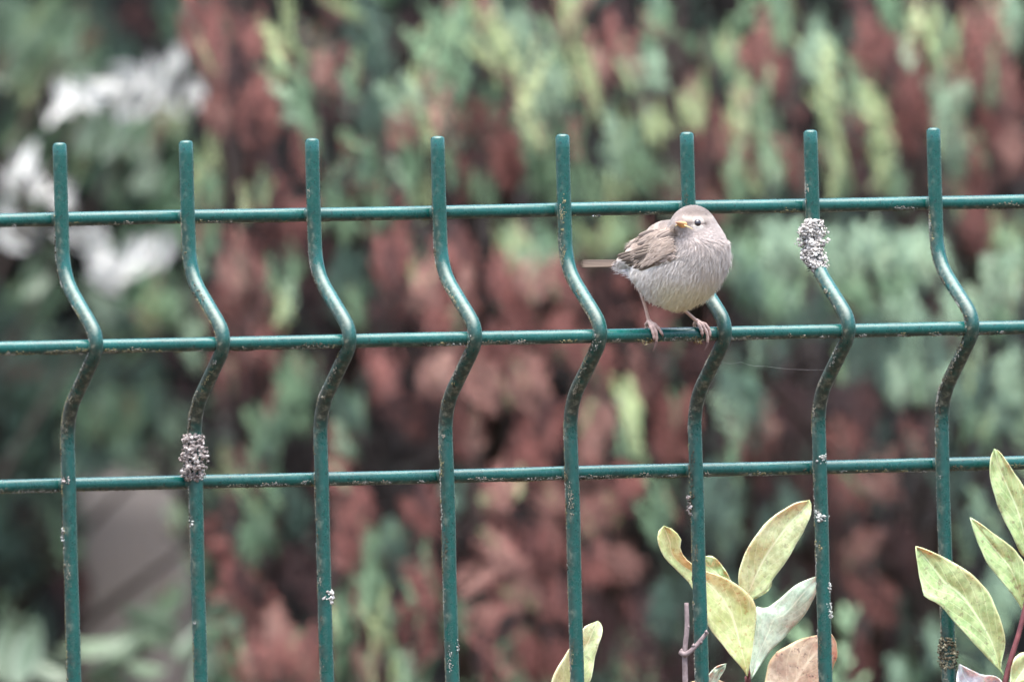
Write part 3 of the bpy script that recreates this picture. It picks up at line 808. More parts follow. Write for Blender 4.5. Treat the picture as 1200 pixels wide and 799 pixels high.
# sprig behind the wires, centre right
o1 = W(878, 830, 0.022); o1.z = 0.0
sprig = empty('leafy_sprig', o1); tag(sprig, 'sprig of yellowing and silvery leaves behind the wires below the bird', 'plant', 'broad-leaved sprigs at the fence')
b0 = W(878, 830, 0.022)
stem([(876, 792, 0.022), (880, 840, 0.024), (890, 980, 0.028)], (0.0011, 0.0016), MT['red_stem'], sprig, o1)
mb = MB(); p0 = W(890, 980, 0.028); mb.tube([p0 - o1, (0.004, 0.006, p0.z * 0.5), (0, 0, -0.03)], [0.0016, 0.002, 0.0028], 8); link('stem', mb.mesh('stem'), MT['red_stem'], sprig)
mb = MB(); mb.spindle(W(876.5, 797, 0.018) - o1, W(876, 779, 0.016) - o1, 0.0011); link('bud', mb.mesh('bud'), MT['red_stem'], sprig)
leaf(z6([(848, 480), (880, 468), (925, 440), (982, 360), (1042, 270), (1095, 170), (1106, 110), (1098, 86)]), z6([(848, 480), (824, 432), (824, 370), (850, 290), (890, 222), (960, 150), (1040, 100), (1098, 86)]), 0.020, MT['leaf_pale'], sprig, o1, 0.10, -0.03, seed=1, label='upright pale yellow-green leaf')
leaf(z6([(855, 775), (872, 690), (888, 570), (884, 490), (830, 430), (760, 388), (700, 368), (650, 345), (612, 315), (592, 278), (598, 240), (565, 203), (528, 188)]),
     z6([(855, 775), (828, 735), (765, 662), (703, 578), (665, 490), (632, 415), (600, 380), (570, 350), (530, 310), (508, 265), (503, 225), (512, 200), (528, 188)]), 0.013, MT['leaf_yellow'], sprig, o1, 0.16, 0.03, seed=2, label='long yellow leaf with browned edge and curled tip')
leaf(z6([(790, 440), (793, 410), (775, 370), (745, 327), (715, 305), (680, 312)]), z6([(790, 440), (740, 410), (700, 390), (672, 370), (662, 340), (680, 312)]), 0.026, MT['leaf_green'], sprig, o1, 0.08, seed=3)
leaf(z6([(872, 785), (905, 735), (950, 672), (1010, 612), (1080, 532), (1128, 440), (1140, 380)]), z6([(872, 785), (866, 730), (880, 640), (892, 560), (888, 506), (925, 511), (962, 490), (1030, 430), (1085, 400), (1140, 380)]), 0.017, MT['leaf_silver'], sprig, o1, -0.14, 0.03, seed=4, label='silvery green leaf with its underside showing')
leaf(z6([(868, 478), (900, 466), (930, 448), (948, 425), (950, 404)]), z6([(868, 478), (880, 455), (905, 428), (930, 410), (950, 404)]), 0.028, MT['leaf_pale'], sprig, o1, 0.05, seed=5)
leaf([(905, 850), (950, 835), (970, 806), (976, 783), (981, 768), (980, 752), (974, 742)], [(905, 850), (894, 820), (897, 793), (903, 772), (917, 759), (938, 749), (958, 744), (974, 742)], 0.026, MT['leaf_brown'], sprig, o1, -0.10, 0.02, seed=6, label='dry brown leaf')
leaf(z6([(700, 860), (735, 810), (748, 780), (765, 752), (772, 727)]), z6([(700, 860), (695, 800), (708, 765), (735, 738), (772, 727)]), 0.024, MT['leaf_silver'], sprig, o1, 0.08, seed=7)
leaf([(800, 860), (852, 830), (858, 808), (845, 797), (825, 796)], [(800, 860), (795, 830), (803, 806), (812, 798), (825, 796)], 0.03, MT['leaf_brown'], sprig, o1, 0.08, seed=8)

# single leaf, left of the sprig
o2 = W(668, 840, 0.016); o2.z = 0.0
lone = empty('leafy_shoot', o2); tag(lone, 'single pale yellow-green leaf on a shoot behind the fifth wire from the left', 'plant', 'broad-leaved sprigs at the fence')
leaf(z6([(150, 900), (215, 860), (240, 790), (262, 690), (286, 610), (286, 575), (268, 560)]), z6([(150, 900), (82, 860), (92, 790), (112, 740), (150, 682), (190, 630), (215, 585), (240, 570), (268, 560)]), 0.014, MT['leaf_pale'], lone, o2, 0.3, 0.02, seed=9)
stem([(660, 826, 0.016), (664, 860, 0.017), (672, 1000, 0.02)], (0.0009, 0.0014), MT['red_stem'], lone, o2)
mb = MB(); p0 = W(672, 1000, 0.02); mb.tube([p0 - o2, (0.003, 0.004, p0.z * 0.5), (0, 0, -0.03)], [0.0014, 0.0018, 0.0025], 8); link('stem', mb.mesh('stem'), MT['red_stem'], lone)

# sprig in front of the last wire, right
o3 = W(1180, 860, -0.012); o3.z = 0.0
sprig2 = empty('leafy_sprig', o3); tag(sprig2, 'red-stemmed sprig of green leaves in front of the rightmost wire', 'plant', 'broad-leaved sprigs at the fence')
stem([(1222, 590, -0.008), (1212, 655, -0.009), (1197, 730, -0.010), (1180, 790, -0.010), (1170, 860, -0.011), (1168, 1000, -0.012)], (0.0007, 0.0013), MT['red_stem'], sprig2, o3)
mb = MB(); p0 = W(1168, 1000, -0.012); mb.tube([p0 - o3, (0.0, -0.004, p0.z * 0.5), (0, 0, -0.03)], [0.0013, 0.0018, 0.0026], 8); link('stem', mb.mesh('stem'), MT['red_stem'], sprig2)
leaf(z7([(738, 775), (728, 752), (742, 690), (740, 640), (720, 580), (690, 520), (650, 470), (600, 435), (545, 405), (500, 385), (463, 374)]), z7([(738, 775), (722, 757), (690, 727), (640, 672), (590, 617), (540, 562), (492, 530), (482, 500), (470, 440), (464, 400), (463, 374)]), -0.012, MT['leaf_green'], sprig2, o3, 0.14, -0.02, seed=11, label='broad mottled green leaf pointing up to the left')
leaf(z7([(806, 590), (812, 500), (805, 430), (785, 398), (750, 365), (700, 328), (660, 300), (633, 284)]), z7([(806, 590), (795, 570), (770, 530), (730, 480), (690, 430), (660, 370), (645, 325), (633, 284)]), -0.007, MT['leaf_green'], sprig2, o3, 0.12, 0.0, seed=12)
leaf(z7([(818, 420), (835, 330), (830, 250), (802, 188), (762, 130), (727, 80), (708, 69)]), z7([(818, 420), (792, 398), (770, 350), (740, 290), (711, 220), (695, 150), (697, 100), (708, 69)]), -0.004, MT['leaf_green'], sprig2, o3, 0.12, 0.0, seed=13)
leaf(z7([(745, 850), (790, 810), (830, 790), (860, 750), (870, 700)]), z7([(745, 850), (758, 800), (765, 745), (790, 708), (870, 700)]), -0.013, MT['leaf_pale'], sprig2, o3, 0.12, 0.0, seed=14)
leaf(z7([(740, 815), (728, 790), (705, 780), (665, 775), (632, 760), (600, 743)]), z7([(740, 815), (690, 850), (640, 850), (600, 825), (592, 780), (600, 743)]), -0.006, MT['leaf_white'], sprig2, o3, 0.2, 0.02, wave=0.003, seed=15, label='crumpled whitish leaf')
leaf([(1190, 900), (1215, 870), (1235, 820), (1240, 780)], [(1190, 900), (1195, 850), (1210, 810), (1240, 780)], -0.004, MT['leaf_green'], sprig2, o3, 0.12, 0.0, seed=16)

# bare twig in front of wire six
o4 = W(803, 860, -0.008); o4.z = 0
tw = empty('bare_twig', o4); tag(tw, 'thin bare grey twig with a side shoot beside the sprig', 'twig')
stem([(804.5, 706, -0.008), (805, 735, -0.0085), (802.5, 765, -0.008), (803, 800, -0.008), (802, 860, -0.008), (800, 1000, -0.008)], (0.0008, 0.0012), MT['twig'], tw, o4, 'main_shoot')
mb = MB(); p0 = W(800, 1000, -0.008); mb.tube([p0 - o4, (0.002, 0.0, p0.z * 0.5), (0, 0, -0.03)], [0.0012, 0.0016, 0.0022], 8); link('main_shoot', mb.mesh('main_shoot'), MT['twig'], tw)
stem([(797, 763.5, -0.008), (803, 766.5, -0.0095), (812, 760, -0.0105), (821, 750, -0.011), (829, 740, -0.0115)], (0.0010, 0.0007), MT['twig'], tw, o4, 'side_shoot')
for q in [(798, 763, -.0085), (812, 757, -.011), (821, 753, -.0115), (806, 735, -.009), (827, 741, -.0125)]:
    mb = MB(); mb.spindle(W(*q) - o4 - CU * 0.0006, W(q[0] + 1, q[1] - 4, q[2]) - o4, 0.00075); link('bud', mb.mesh('bud'), MT['twig'], tw)

# ================================================================== BACKGROUND SHRUBS
def spray_mesh(seed, flat, dens=14, fine=0.030):
    """one conifer shoot, unit length along +Z, with side branchlets of scale leaves"""
    rr = random.Random(seed); mb = MB()
    mb.tube([(0, 0, 0), (rr.uniform(-.03, .03), rr.uniform(-.02, .02), 0.5), (rr.uniform(-.05, .05), 0, 1)], [0.016, 0.012, 0.004], 4, True, (0.35,) * 3)
    for i in range(dens):
        t = 0.06 + 0.92 * i / dens
        for sgn in (-1, 1):
            az = (rr.gauss(0, 0.35) if flat else rr.uniform(0, 2 * PI)); l = (0.26 * (1 - t) ** 0.7 + 0.07) * rr.uniform(0.7, 1.2); el = R(rr.uniform(35, 62))
            d = Vector((sgn * math.cos(az) * math.cos(el), math.sin(az) * math.cos(el) * (1 if not flat else 0.7), math.sin(el)))
            a = Vector((0, 0, t)); b = a + d * l
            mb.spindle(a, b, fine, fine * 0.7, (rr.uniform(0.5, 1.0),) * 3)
            for q in range(2):
                s = rr.uniform(0.25, 0.75); c = a + d * l * s
                e = (d + Vector((rr.uniform(-.8, .8), rr.uniform(-.6, .6), rr.uniform(-.1, .8)))).normalized()
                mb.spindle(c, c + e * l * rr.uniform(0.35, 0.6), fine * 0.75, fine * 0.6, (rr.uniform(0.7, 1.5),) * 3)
    return mb.mesh('spray')
def frond_mesh(seed, kind):
    """one branch tip of unit length along +Z: a crooked stem with side sprays, each carrying fine scale-leaf branchlets"""
    rr = random.Random(seed); mb = MB(); cx, cy = rr.uniform(-.12, .12), rr.uniform(-.12, .12)
    st = lambda t: Vector((cx * math.sin(t * 2.6), cy * math.sin(t * 2.1), t))
    mb.tube([st(k / 4) for k in range(5)], [0.014, 0.012, 0.010, 0.007, 0.003], 4, True, (0.35,) * 3)
    upright = kind in 'lg'; N = 24
    for i in range(N):
        t = 0.04 + 0.95 * i / N + rr.uniform(-.03, .03); a = st(max(0, t))
        az = rr.uniform(0, 2 * PI); el = R(rr.uniform(45, 75) if upright else rr.uniform(15, 65))
        l = ((0.09 if kind == 'l' else 0.15) if upright else 0.26) * ((1 - t) ** 0.6 + 0.25) * rr.uniform(0.35, 1.35)
        d = Vector((math.cos(az) * math.cos(el), math.sin(az) * math.cos(el), math.sin(el))); e = d + Vector((0, 0, 0.45)); e.normalize()
        side = d.cross(Vector((rr.uniform(-1, 1), rr.uniform(-1, 1), rr.uniform(-1, 1)))).normalized()
        m = a + d * l * 0.55; b = m + e * l * 0.55
        mb.tube([a, m, b], [0.006, 0.005, 0.002], 3, False, (0.45,) * 3)
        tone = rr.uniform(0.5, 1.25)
        K = 4 if upright else 5
        for k in range(K):
            u = (k + 0.6) / K; p = a.lerp(m, u * 2) if u < .5 else m.lerp(b, u * 2 - 1)
            for sg in (-1, 1):
                ll = 0.075 * (1.1 - 0.5 * u) * rr.uniform(0.5, 1.3)
                q = (side * sg + e * rr.uniform(0.5, 1.3) + Vector((rr.uniform(-.4, .4), rr.uniform(-.4, .4), rr.uniform(-.2, .4)))).normalized()
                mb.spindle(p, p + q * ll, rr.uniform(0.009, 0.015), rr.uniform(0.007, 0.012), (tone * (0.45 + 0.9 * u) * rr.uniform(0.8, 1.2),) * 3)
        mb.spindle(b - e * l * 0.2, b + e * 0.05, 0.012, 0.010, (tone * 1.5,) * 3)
    return mb.mesh('frond')
MESHES, SIMPLE = {}, {}
for key in F:
    MESHES[key], SIMPLE[key] = [], []
    for s_ in range(6):
        me = frond_mesh(ord(key) * 7 + s_ * 131, key); me.materials.append(F[key]); MESHES[key].append(me)
    for s_ in range(2):
        me = spray_mesh(ord(key) + s_ * 131, False, 8, 0.024); me.materials.append(F[key]); SIMPLE[key].append(me)

class Shrub:
    def __init__(s, name, label, px, y, cat='shrub', trunk_h=1.5):
        b = W(px, 400, y); b.z = 0; s.o = b
        s.root = empty(name, b); tag(s.root, label, cat, 'conifers behind the fence'); s.n = 0; s.extra = {}
        mb = MB(); rr = random.Random(px)
        mb.tube([(0.1, 0.22, -0.05), (0.1 + rr.uniform(-.01, .01), 0.22, trunk_h * .4), (0.105 + rr.uniform(-.015, .015), 0.23, trunk_h * .75), (0.11, 0.24, trunk_h)], [0.02, 0.016, 0.010, 0.004], 9)
        link('trunk', mb.mesh('trunk'), MT['bark'], s.root)
        s.rr = rr; s.y = y
    def spray(s, p, key, L, ang, lean):
        me = s.rr.choice(MESHES[key]) if s.n < 290 else s.rr.choice(SIMPLE[key])
        q = Quaternion((0, 1, 0), ang) @ Quaternion((1, 0, 0), lean) @ Quaternion((0, 0, 1), s.rr.uniform(0, 2 * PI) if key in 'tb' else s.rr.gauss(-YAW, 0.6))
        if s.n < 290:
            o = link('foliage_spray', me, None, s.root); o.location = p - s.o; o.rotation_mode = 'QUATERNION'; o.rotation_quaternion = q
            o.scale = (L * s.rr.uniform(.7, 1.1), L * s.rr.uniform(.7, 1.1), L); s.n += 1
        else:
            s.extra.setdefault(key, []).append((me, Matrix.Translation(p - s.o) @ q.to_matrix().to_4x4() @ Matrix.Scale(L, 4)))
    def limb(s, p):
        mb = MB(); q = Vector(p) - s.o; a = Vector((0.102, 0.22, max(0.2, q.z - 0.12)))
        m = a.lerp(q, 0.5) + Vector((0, 0, 0.02)); mb.tube([a, m, q], [0.0035, 0.0026, 0.0012], 5); link('branch', mb.mesh('branch'), MT['bark'], s.root)
    def done(s):
        for key, L in s.extra.items():
            mb = MB()
            for me, M in L:
                b = len(mb.v); mb.v += [M @ v.co for v in me.vertices]; mb.c += [tuple(x.color)[:3] for x in me.color_attributes['Col'].data]; mb.f += [tuple(b + i for i in p.vertices) for p in me.polygons]
            o = link('inner_foliage', mb.mesh('inner_foliage'), F[key], s.root); tag(o, kind='stuff')

SH = {
 'A': Shrub('conifer_shrub', 'dark blue-green juniper bush at the left behind the white-leaved shrub', -90, 2.05),
 'B': Shrub('conifer_shrub', 'rusty red browning conifer just right of the white-leaved shrub', 290, 1.55),
 'H': Shrub('conifer_shrub', 'narrow conifer with dark blue-green column behind the third and fourth wires', 405, 1.58),
 'C': Shrub('conifer_shrub', 'tall green conifer with upright shoots behind the fourth and fifth wires', 560, 1.6),
 'I': Shrub('conifer_shrub', 'conifer with pale yellow-green shoots directly behind the bird', 780, 1.6),
 'D': Shrub('conifer_shrub', 'green and maroon conifer above the large white lichen tuft', 960, 1.65),
 'J': Shrub('conifer_shrub', 'reddest conifer at the top right corner behind the fence', 1120, 1.65),
 'E': Shrub('juniper_bush', 'silvery green juniper bush at the right edge behind the fence', 1100, 1.35),
 'K': Shrub('juniper_bush', 'small dark green juniper behind the yellowing sprig', 860, 1.35, trunk_h=0.98),
 'G': Shrub('conifer_shrub', 'low dead red conifer in the bottom left half beside the stake', 390, 1.42, trunk_h=0.95),
 'L': Shrub('conifer_shrub', 'dead rust-red conifer between the fourth and fifth wires', 545, 1.42, trunk_h=1.0),
 'M': Shrub('conifer_shrub', 'dead pinkish brown conifer below and left of the bird', 690, 1.42, trunk_h=1.0),
 'N': Shrub('conifer_shrub', 'dark maroon dead conifer between the two leafy sprigs', 1000, 1.42, trunk_h=0.95),
}
SPLIT = {'B': ((345, 'B'), (9999, 'H')), 'C': ((665, 'C'), (9999, 'I')), 'D': ((1020, 'D'), (9999, 'J')), 'E': ((905, 'K'), (9999, 'E')), 'G': ((455, 'G'), (605, 'L'), (835, 'M'), (9999, 'N')), 'A': ((9999, 'A'),)}
